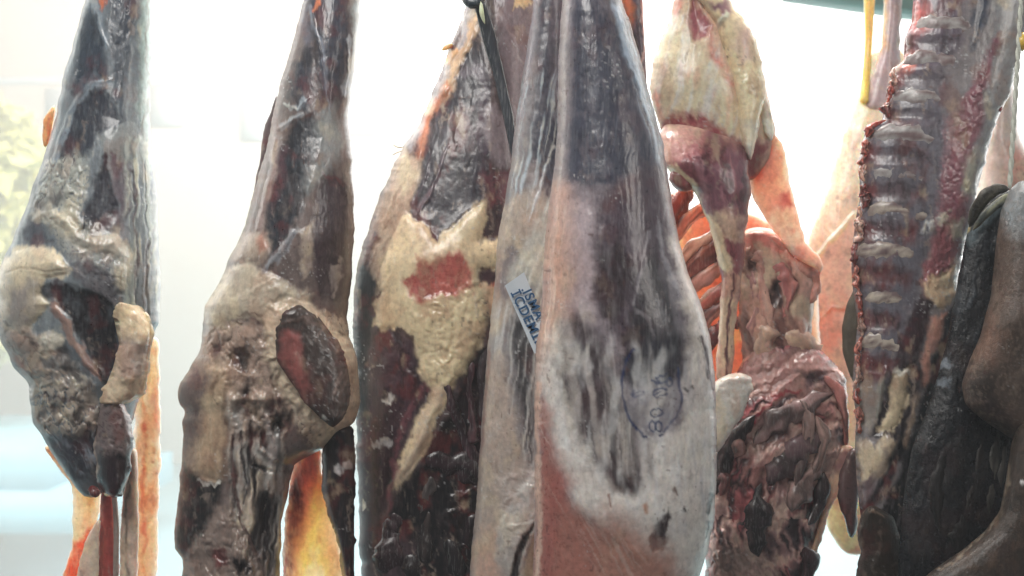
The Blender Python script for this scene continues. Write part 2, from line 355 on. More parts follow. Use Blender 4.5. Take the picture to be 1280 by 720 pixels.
flesh_mat('thin_skin', bump=0.15); _b = M['thin_skin'].node_tree.nodes['Principled BSDF']; _b.inputs['Subsurface Scale'].default_value = 0.04; _b.inputs['Subsurface Radius'].default_value = (1.0, 0.60, 0.46)
flesh_mat('liver_skin', film=(0.10, 0.085, 0.075), bump=0.4, spec=0.5, coat=0.15)
def plain(name, col, rough=0.6, metal=0.0, noise=0.15, scale=60, bump=0.1):
    m, nt, b, nd = nmat(name); lk = nt.links.new
    tc = nd('ShaderNodeTexCoord'); n = nd('ShaderNodeTexNoise'); n.inputs['Scale'].default_value = scale; n.inputs['Detail'].default_value = 5; lk(tc.outputs['Object'], n.inputs['Vector'])
    mr = nd('ShaderNodeMapRange'); mr.inputs[3].default_value = 1 - noise; mr.inputs[4].default_value = 1 + noise; lk(n.outputs[0], mr.inputs[0])
    rgb = nd('ShaderNodeRGB'); rgb.outputs[0].default_value = (*col, 1)
    vm = nd('ShaderNodeVectorMath', operation='SCALE'); lk(rgb.outputs[0], vm.inputs[0]); lk(mr.outputs[0], vm.inputs['Scale']); lk(vm.outputs[0], b.inputs['Base Color'])
    b.inputs['Roughness'].default_value = rough; b.inputs['Metallic'].default_value = metal
    bp = nd('ShaderNodeBump'); bp.inputs['Strength'].default_value = bump; bp.inputs['Distance'].default_value = 0.002; lk(n.outputs[0], bp.inputs['Height']); lk(bp.outputs[0], b.inputs['Normal'])
    return m
plain('cord', (0.62, 0.64, 0.56), 0.7, 0, 0.2, 400)
plain('paper', (0.66, 0.74, 0.80), 0.55, 0, 0.06, 120)
plain('ink_blue', (0.03, 0.10, 0.22), 0.6, 0, 0.25, 200)
plain('steel', (0.22, 0.25, 0.24), 0.35, 0.7, 0.2, 90)
plain('window_frame', (0.22, 0.38, 0.36), 0.5, 0, 0.1, 20)
plain('plaster', (0.86, 0.75, 0.66), 0.9, 0, 0.04, 3)
plain('plaster_white', (0.86, 0.86, 0.86), 0.9, 0, 0.03, 3)
plain('pale_leaf', (0.62, 0.60, 0.20), 0.8, 0, 0.2, 8)
plain('paving', (0.28, 0.52, 0.60), 0.9, 0, 0.08, 2)
plain('pale_paint', (0.24, 0.56, 0.68), 0.5, 0, 0.04, 3)
m, nt, b, nd = nmat('sky'); nt.nodes.remove(b); em = nd('ShaderNodeEmission'); em.inputs[0].default_value = (1.0, 0.985, 0.965, 1); em.inputs[1].default_value = 3.6
nt.links.new(em.outputs[0], nt.nodes['Material Output'].inputs[0])
m, nt, b, nd = nmat('dusty_glass'); nt.nodes.remove(b)
tr = nd('ShaderNodeBsdfTransparent'); tl = nd('ShaderNodeBsdfTranslucent'); tl.inputs[0].default_value = (1.0, 0.975, 0.93, 1); ms = nd('ShaderNodeMixShader')
tcn = nd('ShaderNodeTexCoord'); nn = nd('ShaderNodeTexNoise'); nn.inputs['Scale'].default_value = 2.5; nt.links.new(tcn.outputs['Object'], nn.inputs['Vector'])
mrr = nd('ShaderNodeMapRange'); mrr.inputs[3].default_value = 0.16; mrr.inputs[4].default_value = 0.26; nt.links.new(nn.outputs[0], mrr.inputs[0]); nt.links.new(mrr.outputs[0], ms.inputs[0])
nt.links.new(tr.outputs[0], ms.inputs[1]); nt.links.new(tl.outputs[0], ms.inputs[2]); nt.links.new(ms.outputs[0], nt.nodes['Material Output'].inputs[0])

# ------------------------------------------------------------------ the setting: street and sky seen through the shop window
o = boxm('sky', (-16, 11.0, -4), (16, 11.05, 12), M['sky']); tag(o, 'blown out white sky behind the shop window', kind='structure')
o = boxm('pavement', (-16, 1.9, -0.25), (16, 10.9, -0.10), M['paving']); tag(o, 'pale bluish pavement outside the window', kind='structure')
fac = thing('street_building', 'pale plastered building across the street, hazy behind the dusty pane', 'building', 80, 536, 8.0)
boxm('wall', (wx(-500, 8), 8.0, -0.09), (wx(520, 8), 8.6, wz(-260, 8)), M['plaster'], fac)
boxm('cornice', (wx(-500, 8), 7.985, wz(106, 8)), (wx(520, 8), 7.997, wz(96, 8)), M['plaster_white'], fac)
for (a, b_, c_, e_) in ((190, 108, 230, 158), (302, 116, 348, 176), (60, 112, 110, 160), (420, 112, 470, 168)):
    f = boxm('window_shutter', (wx(a, 8), 7.95, wz(e_, 8)), (wx(b_ if False else c_, 8), 7.997, wz(b_, 8)), M['plaster_white'], fac)
tree = thing('street_tree', 'yellow green leafy tree out of focus beyond the window', 'tree', -60, 600, 5.0)
strand('trunk', tree, [(-60, 650, 5.0), (-58, 520, 5.0), (-62, 420, 5.0), (-50, 330, 5.0)], [14, 11, 9, 5], (120, 105, 85), 3)
def leaves(name, root, cx, cy, d, rx, ry, n, mat, seed):
    r = np.random.default_rng(seed); V = []; F = []
    for i in range(n):
        u = r.normal(size=3); u /= np.linalg.norm(u); k = r.random() ** 0.4
        c = np.array([wx(cx, d) + u[0] * k * rx, d + u[1] * k * rx * 0.8, wz(cy, d) + u[2] * k * ry])
        a = r.normal(size=3); a /= np.linalg.norm(a); b2 = np.cross(a, r.normal(size=3)); b2 /= np.linalg.norm(b2); s_ = 0.05 + 0.04 * r.random()
        j = len(V); V += [c - a * s_, c + b2 * s_ * 0.5, c + a * s_, c - b2 * s_ * 0.5]; F.append((j, j + 1, j + 2, j + 3))
    return new_mesh(name, V, F, mat, root, smooth_=False)
leaves('crown', tree, -40, 290, 5.0, 0.55, 0.8, 5200, M['pale_leaf'], 5)
van = thing('parked_van', 'pale blue van side parked low outside the window', 'van', 40, 745, 4.6)
boxm('body', (wx(-420, 4.6), 4.62, 0.22), (wx(96, 4.6), 5.9, wz(622, 4.6)), M['pale_paint'], van)
boxm('cab_roof', (wx(-420, 4.6), 4.75, wz(622, 4.6)), (wx(40, 4.6), 5.8, wz(560, 4.6)), M['pale_paint'], van)
for q in (-330, -90):
    V = []; F = []
    n = 20; cx_, cz_ = wx(q, 4.6), 0.21
    for yy in (4.58, 4.78):
        for i in range(n): V.append((cx_ + 0.3 * math.cos(i / n * 6.2832), yy, cz_ + 0.3 * math.sin(i / n * 6.2832)))
    for i in range(n): F.append((i, (i + 1) % n, n + (i + 1) % n, n + i))
    for y_ in (0, n):
        for i in range(1, n - 2, 2): F.append((y_, y_ + i, y_ + i + 1, y_ + i + 2))
    new_mesh('wheel', V, F, M['steel'], van, smooth_=False)

win = thing('shop_window', 'large dusty shop window with blue green frame behind the hanging meat', 'window', 640, 740, 1.8)
boxm('pane', (-1.9, 1.800, 0.55), (1.9, 1.804, 2.56), M['dusty_glass'], win)
# frame head slopes up to the left, like the blind rail at the top of the pane
V = []
for (x_, zt, zb) in ((wx(985, 1.74), wz(-60, 1.74), wz(-6, 1.74)), (wx(1420, 1.74), wz(-20, 1.74), wz(56, 1.74))):
    for yy in (1.72, 1.78): V += [(x_, yy, zb), (x_, yy, zt)]
new_mesh('frame_head', V, [(0, 4, 5, 1), (2, 3, 7, 6), (1, 5, 7, 3), (0, 2, 6, 4), (0, 1, 3, 2), (4, 6, 7, 5)], M['window_frame'], win, smooth_=False)
boxm('frame_sill', (-1.9, 1.74, 0.50), (1.9, 1.86, 0.548), M['window_frame'], win)
boxm('frame_jamb', (-1.95, 1.74, 0.50), (-1.902, 1.86, 2.60), M['window_frame'], win)
boxm('frame_jamb', (1.902, 1.74, 0.50), (1.95, 1.86, 2.60), M['window_frame'], win)

GRP = 'carcasses hanging in front of the shop window'
# ================================================================== A : leg greyed by painted cool glare, with yellow fat lumps, far end of the row
A = thing('hanging_carcass', 'lamb side in blue-grey membrane and painted glare, with lumpy yellow fat and thin orange skin strips hanging below', 'carcass', 120, 760, 1.0, GRP)
aL = [(-230, 142), (-60, 116), (0, 106), (50, 93), (100, 78), (150, 69), (200, 54), (230, 42), (263, 31), (305, 14), (330, 1), (360, -6), (405, -4), (428, 1), (444, 12), (461, 17), (478, 36), (500, 37), (530, 42), (547, 54), (560, 60), (606, 92), (622, 104)]
aR = [(-230, 180), (-60, 193), (0, 191), (60, 190), (100, 188), (150, 187), (200, 189), (240, 195), (300, 199), (350, 200), (400, 199), (430, 188), (470, 182), (520, 168), (560, 150), (600, 138), (622, 124)]
lay = [
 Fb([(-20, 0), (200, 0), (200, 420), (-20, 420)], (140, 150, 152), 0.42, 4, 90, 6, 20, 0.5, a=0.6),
 P([(103, 25), (114, 8), (130, 50), (134, 100), (118, 106), (98, 112), (84, 114), (92, 75)], (62, 76, 94), 5, 4, -1.5),  # muscle in blue-grey: dried fascia plus cool glare put into the colour
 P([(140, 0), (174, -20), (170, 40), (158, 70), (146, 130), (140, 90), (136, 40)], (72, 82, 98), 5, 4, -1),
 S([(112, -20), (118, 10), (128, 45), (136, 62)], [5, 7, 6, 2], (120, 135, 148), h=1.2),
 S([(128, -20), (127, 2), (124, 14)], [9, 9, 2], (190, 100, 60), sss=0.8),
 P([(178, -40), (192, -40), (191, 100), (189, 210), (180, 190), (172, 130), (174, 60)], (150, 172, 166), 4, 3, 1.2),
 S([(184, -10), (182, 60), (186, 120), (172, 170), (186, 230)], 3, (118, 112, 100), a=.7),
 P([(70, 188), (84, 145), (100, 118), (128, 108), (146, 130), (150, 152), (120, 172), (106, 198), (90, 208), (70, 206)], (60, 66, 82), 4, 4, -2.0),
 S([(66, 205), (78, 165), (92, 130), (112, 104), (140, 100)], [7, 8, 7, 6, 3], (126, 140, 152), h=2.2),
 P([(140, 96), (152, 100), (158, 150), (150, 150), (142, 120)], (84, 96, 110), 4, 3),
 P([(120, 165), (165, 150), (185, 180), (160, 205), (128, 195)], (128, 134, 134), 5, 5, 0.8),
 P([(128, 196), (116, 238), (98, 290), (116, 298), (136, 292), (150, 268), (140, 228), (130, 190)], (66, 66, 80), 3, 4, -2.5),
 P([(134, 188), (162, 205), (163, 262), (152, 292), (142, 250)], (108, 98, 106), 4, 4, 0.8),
 L_([(34, 260), (56, 205), (100, 190), (112, 215), (104, 250), (84, 285), (50, 275)], 15, 2.2, (156, 158, 150)),
 P([(26, 290), (45, 272), (68, 300), (40, 310)], (84, 92, 104), 4, 4, -1.5),
 S([(46, 272), (62, 262), (84, 278), (98, 298), (120, 306), (142, 304), (154, 322), (150, 360)], [12, 16, 18, 17, 22, 24, 22, 12], (178, 172, 156), 3, 5, 4.5),
 L_([(50, 262), (90, 268), (150, 300), (158, 345), (110, 330), (80, 310)], 15, 1.8, (160, 160, 152), a=0.6),
 P([(86, 330), (110, 325), (140, 345), (150, 380), (130, 376), (100, 352)], (88, 84, 92), 4, 5, -1),
 L_([(88, 325), (150, 330), (160, 385), (120, 372)], 9, 1.2, (120, 118, 122), a=.5),
 P([(-12, 346), (4, 330), (18, 314), (40, 308), (64, 309), (76, 317), (87, 333), (84, 343), (58, 348), (52, 368), (64, 380), (50, 396), (28, 418), (8, 408), (-12, 385)], (192, 182, 154), 2.5, 4, 5.5, 10, rough=0.36),
 S([(2, 345), (26, 334), (60, 340), (82, 338)], 3, (150, 140, 120), a=.6, h=-1),
 P([(10, 360), (48, 352), (50, 390), (28, 412), (6, 400)], (150, 142, 136), 6, 4, 0.5),
 P([(54, 358), (70, 350), (96, 356), (122, 366), (141, 378), (148, 395), (151, 430), (147, 456), (138, 478), (126, 472), (108, 442), (96, 416), (88, 396), (78, 382), (60, 372)], (48, 44, 52), 3, 3, -3.0, 8, rough=0.35),
 S([(60, 360), (90, 368), (120, 376), (142, 392)], 3, (86, 80, 88), a=.7),
 S([(68, 386), (84, 402), (92, 428), (106, 452), (126, 470)], [12, 13, 11, 10, 6], (152, 124, 116), 2, 3, 3.5),
 P([(0, 410), (28, 418), (60, 420), (80, 445), (90, 470), (60, 470), (36, 478), (14, 455)], (146, 124, 114), 5, 6, .5),
 L_([(0, 400), (60, 420), (96, 480), (36, 480), (6, 440)], 16, 2.4, (168, 152, 140), a=.6),
 P([(46, 422), (62, 414), (80, 424), (78, 440), (58, 440)], (168, 168, 164), 3, 5, 2.0),
 P([(50, 446), (84, 446), (98, 462), (60, 468)], (150, 150, 148), 3, 5, 2.0),
 P([(84, 470), (96, 462), (116, 474), (108, 496), (92, 490)], (166, 164, 158), 2, 3, 2.2),
 P([(10, 440), (30, 455), (36, 472), (20, 468)], (160, 120, 104), 3, 3),
 L_([(36, 478), (118, 480), (120, 545), (56, 548), (40, 520)], 30, 3.5, (166, 154, 142), asp=1.3, a=0.85),
 S([(40, 500), (60, 496), (90, 500), (116, 506)], 3, (110, 96, 96), h=-1),
 P([(58, 546), (118, 540), (122, 580), (104, 602), (92, 604), (70, 570)], (70, 70, 86), 4, 5, -1.5),
 Fb([(58, 546), (118, 540), (122, 580), (92, 604)], (140, 148, 160), 0.35, 5, 22, -40, 4, 1.0, a=.7),
 Fb([(8, 408), (70, 412), (118, 480), (118, 545), (50, 545), (36, 478)], (70, 54, 52), .34, 14, 16, 20, 6, -3, a=.8),  # shade of the crevices between fat lumps, painted dark and sunken
 Fb([(36, 210), (110, 200), (100, 280), (30, 290)], (84, 84, 92), .32, 12, 18, 20, 6, -2, a=.7),
 Fb([(158, 170), (200, 170), (200, 440), (150, 440)], (158, 166, 158), 0.5, 4, 80, 0, 6, 1.2, a=.8),
 S([(166, 215), (168, 260), (172, 330), (168, 380)], 3, (110, 96, 96), h=-1.5), S([(186, 300), (182, 360), (186, 420)], 6, (92, 88, 92), h=-1.5),
]
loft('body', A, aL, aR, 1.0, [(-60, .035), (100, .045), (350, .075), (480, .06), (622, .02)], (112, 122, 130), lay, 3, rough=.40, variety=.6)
loft('fat_flap', A, [(376, 146), (384, 135), (400, 144), (430, 150), (460, 142), (480, 134), (506, 128)], [(376, 152), (381, 172), (394, 185), (417, 192), (436, 187), (469, 183), (492, 178), (506, 158)], .948, .009, (190, 174, 146),
     [P([(130, 376), (180, 376), (194, 420), (160, 412)], (192, 176, 140), 5, 4, 1), L_([(130, 440), (190, 440), (180, 510), (130, 510)], 14, 1.5, None), P([(150, 425), (186, 430), (180, 470), (150, 470)], (160, 146, 138), 6, 5)], 14, edge=7, sm=3, amp=2.4, prof=1.1, cap=3, tilt=.45, sss=.3)
loft('neck_muscle', A, [(496, 120), (520, 116), (548, 116), (580, 119), (600, 121), (622, 132)], [(496, 150), (520, 162), (545, 167), (560, 166), (600, 161), (622, 152)], .965, .022, (96, 78, 80),
     [P([(112, 566), (170, 566), (170, 630), (112, 630)], (58, 42, 50), 4, 4, rough=.35), L_([(112, 500), (170, 500), (170, 566), (112, 566)], 12, 1.5, (134, 122, 120), a=.6), S([(117, 506), (117, 560), (120, 600)], 5, (166, 150, 140), h=1)], 15, edge=4, sm=3, amp=2, prof=.8, cap=6)
strand('meat_scrap', A, [(113, 608, .975), (118, 615, .97), (124, 619, .968)], [4, 6, 4], (120, 50, 48), 4)
loft('skin_flap', A, [(420, 172), (500, 168), (600, 168), (760, 166)], [(420, 197), (440, 199), (550, 201), (620, 199), (760, 195)], 1.045, .006, (226, 186, 168),
     [Fb([(160, 400), (210, 400), (210, 760), (160, 760)], (226, 176, 150), .4, 5, 40, 0), P([(165, 600), (200, 590), (200, 760), (165, 760)], (220, 170, 148), 20, 8), P([(190, 430), (204, 430), (202, 560), (186, 520)], (196, 140, 122), 8, 6, 2), S([(176, 480), (182, 560), (178, 640), (184, 740)], 3, (170, 92, 80), 2, 3, a=.7)], 16, edge=2.6, amp=1.2, grain=1.4, sss=1.0, fib=.05)
loft('skin_flap', A, [(556, 52), (566, 58), (606, 90), (640, 91), (690, 89), (716, 79), (760, 70)], [(556, 70), (580, 112), (610, 128), (640, 126), (670, 118), (720, 100), (760, 92)], 1.03, .005, (224, 180, 148),
     [P([(70, 730), (80, 690), (104, 670), (120, 650), (112, 690), (96, 760), (60, 760)], (210, 84, 50), 5, 4), P([(50, 555), (110, 560), (110, 596), (92, 606)], (120, 90, 80), 8, 4)], 17, edge=2.6, amp=1.2, grain=1.4, sss=1.0, fib=.05)
loft('muscle_strip', A, [(606, 128), (640, 125), (700, 122), (760, 120)], [(606, 140), (640, 145), (700, 148), (760, 150)], 1.01, .007, (170, 72, 66), [Fb([(110, 600), (160, 600), (160, 760), (110, 760)], (196, 120, 104), .3, 4, 50)], 18, amp=.4, sss=.7)
loft('membrane_strip', A, [(560, 160), (620, 154), (680, 150), (760, 150)], [(560, 171), (600, 173), (660, 174), (760, 171)], 1.0, .007, (176, 158, 140), [S([(162, 560), (160, 640), (158, 760)], 3, (130, 110, 100), h=-2), Fb([(140, 560), (180, 560), (180, 760), (140, 760)], (198, 184, 166), .4, 4, 50)], 19, sss=.5)
loft('membrane_strip', A, [(650, 122), (680, 104), (720, 96), (760, 92)], [(650, 126), (680, 124), (720, 123), (760, 124)], .998, .004, (190, 178, 158), [], 20, sss=.6)
strand('tendon', A, [(142, 612, 1.0), (146, 660, 1.0), (144, 740, 1.0)], [3, 3.5, 3], (140, 128, 120), 21, sss=.3)
loft('skin_tab', A, [(132, 66), (150, 54), (170, 52), (184, 53)], [(132, 69), (150, 68), (170, 64), (184, 60)], 1.01, .005, (206, 160, 92), [P([(58, 150), (68, 140), (64, 176), (58, 176)], (190, 110, 60), 3, 3)], 22, sm=3, sss=.8)

# ================================================================== B : side with an oval cut muscle and open belly
B = thing('hanging_carcass', 'lamb side with an oval dark cut muscle rimmed by fat above an open belly', 'carcass', 335, 760, 1.0, GRP)
bL = [(-230, 414), (-60, 388), (0, 379), (50, 367), (100, 351), (125, 345), (150, 340), (180, 334), (235, 319), (290, 303), (325, 286), (350, 276), (382, 257), (415, 252), (440, 249), (459, 238), (470, 230), (480, 225), (495, 222), (506, 225), (512, 231), (518, 232), (524, 228), (540, 229), (562, 228), (617, 223), (659, 218), (687, 219), (698, 228), (770, 228)]
bR = [(-230, 444), (-60, 452), (0, 450), (50, 448), (100, 441), (130, 437), (160, 436), (200, 440), (290, 443), (340, 440), (395, 434), (420, 436), (440, 444), (457, 448), (480, 450), (505, 449), (528, 443), (548, 420), (562, 402), (580, 368), (650, 352), (770, 348)]
lay = [
 P([(383, 0), (396, -40), (440, -40), (436, 60), (428, 120), (412, 150), (400, 110), (390, 60)], (74, 78, 96), 6, 4, 1),  # upper muscle painted slate, cool glare included in the colour
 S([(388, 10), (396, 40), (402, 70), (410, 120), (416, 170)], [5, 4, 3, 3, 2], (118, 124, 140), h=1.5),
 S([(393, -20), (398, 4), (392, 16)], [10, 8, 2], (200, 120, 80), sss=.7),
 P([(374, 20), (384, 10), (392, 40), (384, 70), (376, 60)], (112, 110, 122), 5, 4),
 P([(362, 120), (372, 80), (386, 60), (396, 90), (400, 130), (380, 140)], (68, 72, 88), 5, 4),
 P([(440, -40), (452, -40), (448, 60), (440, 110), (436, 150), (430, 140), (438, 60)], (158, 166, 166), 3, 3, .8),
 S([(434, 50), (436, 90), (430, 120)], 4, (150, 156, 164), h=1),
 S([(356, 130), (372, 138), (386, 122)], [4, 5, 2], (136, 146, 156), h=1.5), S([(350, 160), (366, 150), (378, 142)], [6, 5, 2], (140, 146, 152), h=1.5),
 P([(352, 180), (372, 148), (392, 140), (404, 170), (396, 200), (386, 235), (372, 270), (352, 310), (338, 320), (330, 300), (334, 260), (346, 220)], (58, 62, 74), 5, 4, -2),
 S([(344, 175), (340, 210), (332, 245), (322, 285)], [8, 10, 8, 8], (150, 132, 128), 3, 3, 2.5),
 P([(352, 185), (362, 180), (350, 240), (340, 270), (338, 230)], (104, 76, 84), 4, 3),
 P([(396, 140), (418, 130), (432, 180), (425, 210), (400, 225), (380, 250), (378, 235), (396, 200)], (132, 136, 136), 6, 5, 1.0),
 P([(400, 224), (412, 214), (434, 230), (436, 330), (430, 370), (400, 370), (384, 330), (388, 270)], (82, 66, 74), 5, 4, -1.2),
 S([(404, 216), (418, 224), (430, 228)], 5, (130, 76, 80), a=.7),
 P([(370, 290), (388, 280), (392, 310), (386, 345), (378, 352), (374, 320)], (164, 150, 138), 3, 5, 1.2, a=.85),
 P([(412, 330), (424, 318), (428, 350), (418, 364)], (150, 140, 136), 2, 6, .8, a=.8),
 S([(366, 290), (352, 312), (338, 326), (326, 342)], [8, 10, 10, 5], (136, 138, 144), 2, 3, 2.5),
 P([(300, 300), (320, 285), (336, 300), (330, 322), (312, 330), (296, 322)], (158, 142, 128), 6, 5, 1.5),
 P([(322, 300), (328, 290), (332, 310), (322, 318)], (168, 110, 90), 4, 3, a=.7),
 P([(266, 370), (284, 336), (310, 328), (350, 346), (380, 366), (386, 384), (350, 376), (338, 392), (336, 410), (300, 400), (260, 420), (252, 400)], (168, 158, 138), 4, 5, 3.0),
 Fb([(260, 350), (300, 330), (390, 370), (330, 400)], (186, 176, 156), .45, 4, 40, 60, 8, 1.2, a=.7),
 S([(296, 396), (320, 396), (350, 400), (376, 402)], [2, 4, 4, 2], (110, 86, 80), h=-.5, soft=3),
 P([(252, 420), (300, 402), (340, 420), (330, 450), (352, 490), (380, 520), (360, 540), (290, 545), (282, 500), (262, 480), (250, 450)], (150, 130, 118), 7, 7),
 L_([(252, 420), (300, 402), (340, 420), (352, 490), (360, 540), (290, 545), (262, 480)], 24, 3.0, (172, 152, 136), a=.6, asp=1.4),
 P([(340, 410), (366, 402), (352, 420), (346, 440)], (150, 118, 114), 4, 4),
 P([(284, 446), (292, 436), (306, 432), (313, 446), (306, 464), (296, 464), (286, 456)], (56, 46, 48), 5, 8, -4, 8),  # belly holes: their shade is painted dark over shallow dips
 P([(300, 488), (310, 484), (318, 490), (312, 497), (302, 496)], (62, 52, 52), 5, 6, -3, 6),
 P([(262, 460), (282, 452), (286, 500), (284, 560), (280, 590), (272, 600), (256, 596), (240, 590), (250, 520)], (170, 150, 122), 10, 7, 2.5),
 P([(336, 520), (350, 518), (360, 536), (354, 548), (342, 546)], (52, 46, 48), 5, 6, -4, 6),  # one more hole with its shade painted in
 P([(284, 500), (352, 500), (356, 700), (330, 740), (290, 660), (282, 580)], (52, 42, 42), 8, 6, -4, brk=.05),  # cavity shade painted as a dark base under the folds
 Fb([(284, 490), (356, 490), (358, 760), (290, 720)], (190, 176, 162), .46, 9, 90, 6, 6, 5.0, a=.95),
 Fb([(284, 510), (352, 510), (356, 740), (290, 700)], (160, 156, 152), .4, 6, 40, 5, 6, 1.5, a=.7),
 P([(322, 545), (328, 538), (331, 560), (326, 566)], (58, 54, 56), 4, 4, -3, 4),
 S([(320, 582), (330, 586), (341, 590)], [5, 9, 6], (44, 38, 40), h=-3, soft=3),
 P([(328, 616), (338, 608), (340, 640), (334, 668), (326, 666), (325, 640)], (52, 46, 48), 4, 5, -4, 6),
 S([(318, 525), (324, 560), (340, 575), (342, 610)], [9, 10, 9, 7], (164, 158, 152), h=4),
 S([(334, 520), (342, 550), (344, 575)], [7, 9, 8], (160, 150, 146), h=4),
 S([(290, 545), (290, 600), (300, 650), (322, 690), (336, 740)], [4, 4, 4, 4, 5], (112, 88, 84), h=-2),
 S([(300, 540), (308, 600), (304, 630)], [3, 4, 2], (70, 66, 70), h=-2),
 Fb([(262, 420), (340, 420), (352, 470), (372, 540), (290, 550), (276, 500)], (54, 42, 42), .36, 13, 30, 18, 8, -3.5, a=.85),  # dark patches paint the shade of the belly recess
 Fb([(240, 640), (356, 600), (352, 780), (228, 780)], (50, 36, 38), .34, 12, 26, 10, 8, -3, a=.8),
 Fb([(255, 480), (286, 440), (286, 600), (240, 600)], (120, 92, 72), .3, 8, 60, 5, 8, -1, a=.6),
 P([(330, 400), (338, 382), (360, 370), (390, 380), (418, 410), (436, 428), (452, 455), (452, 520), (430, 545), (408, 566), (396, 560), (384, 530), (352, 490), (330, 452)], (190, 172, 146), 4, 5, 4.0, 7),
 L_([(330, 380), (452, 400), (456, 560), (390, 566), (330, 450)], 16, 2.0, (202, 186, 160), a=.6),
 P([(228, 580), (240, 592), (262, 604), (276, 600), (278, 620), (262, 660), (246, 690), (230, 700), (220, 680), (222, 620)], (40, 36, 38), 4, 5, -2),
 S([(250, 600), (262, 602), (272, 604)], 4, (190, 186, 180), warp=4, h=1),
 P([(262, 650), (280, 630), (310, 670), (330, 720), (330, 780), (240, 780), (228, 704)], (140, 124, 116), 5, 7),
 P([(290, 700), (312, 698), (316, 716), (292, 716)], (54, 36, 40), 3, 6, -3), P([(268, 690), (280, 688), (282, 712), (268, 712)], (130, 78, 76), 3, 6, 1), 
 L_([(240, 660), (300, 640), (330, 700), (330, 780), (230, 780)], 12, 3.0, None),
]
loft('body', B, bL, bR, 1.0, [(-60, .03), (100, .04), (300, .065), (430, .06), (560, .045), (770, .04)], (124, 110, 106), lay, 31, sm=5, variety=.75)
loft('cut_muscle', B, [(380, 366), (390, 350), (420, 344), (450, 346), (480, 366), (505, 384), (522, 400), (534, 412)], [(380, 380), (396, 398), (412, 410), (432, 424), (457, 434), (480, 438), (505, 437), (522, 430), (534, 420)], .941, .012, (78, 64, 60),
     [P([(350, 418), (362, 410), (376, 416), (380, 450), (388, 486), (380, 500), (362, 476), (350, 450)], (150, 88, 84), 6, 4, .3, brk=.3), Fb([(380, 400), (436, 420), (440, 510), (390, 500)], (96, 84, 80), .3, 4, 18, -50, 6, .5, a=.6), L_([(350, 380), (440, 400), (440, 530), (350, 500)], 26, .5, None), S([(403, 518), (407, 522)], 4, (210, 206, 200)), S([(352, 404), (380, 398), (404, 414), (424, 440)], 5, (120, 98, 90), 3, 4, .6, a=.7), Fb([(350, 380), (440, 400), (440, 530), (380, 500)], (146, 122, 112), .2, 4, 40, 25, 8, .5, a=.6), S([(384, 400), (410, 424), (428, 460), (432, 505)], 2, (110, 94, 88), a=.5)], 33, sm=4, edge=5, amp=1.2, prof=.8, cap=14, tilt=.30, variety=.4, rough=.42)
loft('belly_membrane', B, [(540, 372), (580, 366), (620, 360), (650, 356), (770, 350)], [(540, 400), (580, 402), (620, 408), (660, 420), (700, 428), (770, 436)], 1.035, [(540, .02), (600, .014), (650, .004), (770, .003)], (214, 158, 112),
     [P([(350, 540), (402, 540), (404, 590), (380, 610), (360, 640)], (170, 128, 112), 12, 6), P([(350, 620), (372, 600), (382, 630), (372, 680), (366, 770), (345, 770)], (96, 58, 66), 10, 5, sss=.4), P([(392, 612), (404, 660), (412, 720), (420, 770), (380, 770), (376, 690), (384, 640)], (244, 186, 110), 10, 4)], 34, amp=1.2, grain=1.2, edge=2.5, sss=1.0, fib=.05)
loft('dark_muscle', B, [(530, 404), (560, 402), (620, 404), (660, 416), (700, 426), (770, 434)], [(530, 440), (560, 445), (620, 444), (700, 443), (770, 441)], 1.0, .02, (46, 36, 42),
     [P([(416, 592), (430, 580), (440, 576), (438, 588), (424, 598)], (176, 172, 172), 1.5, 3, 1), Fb([(400, 540), (446, 540), (446, 760), (400, 760)], (76, 62, 66), .35, 5, 60)], 35, edge=3, amp=1.5)
loft('skin_tab', B, [(120, 344), (140, 338), (160, 330), (200, 324), (240, 316)], [(120, 347), (140, 346), (180, 342), (220, 332), (240, 320)], 1.02, .006, (110, 92, 94), [], 36, sm=4, sss=.4)

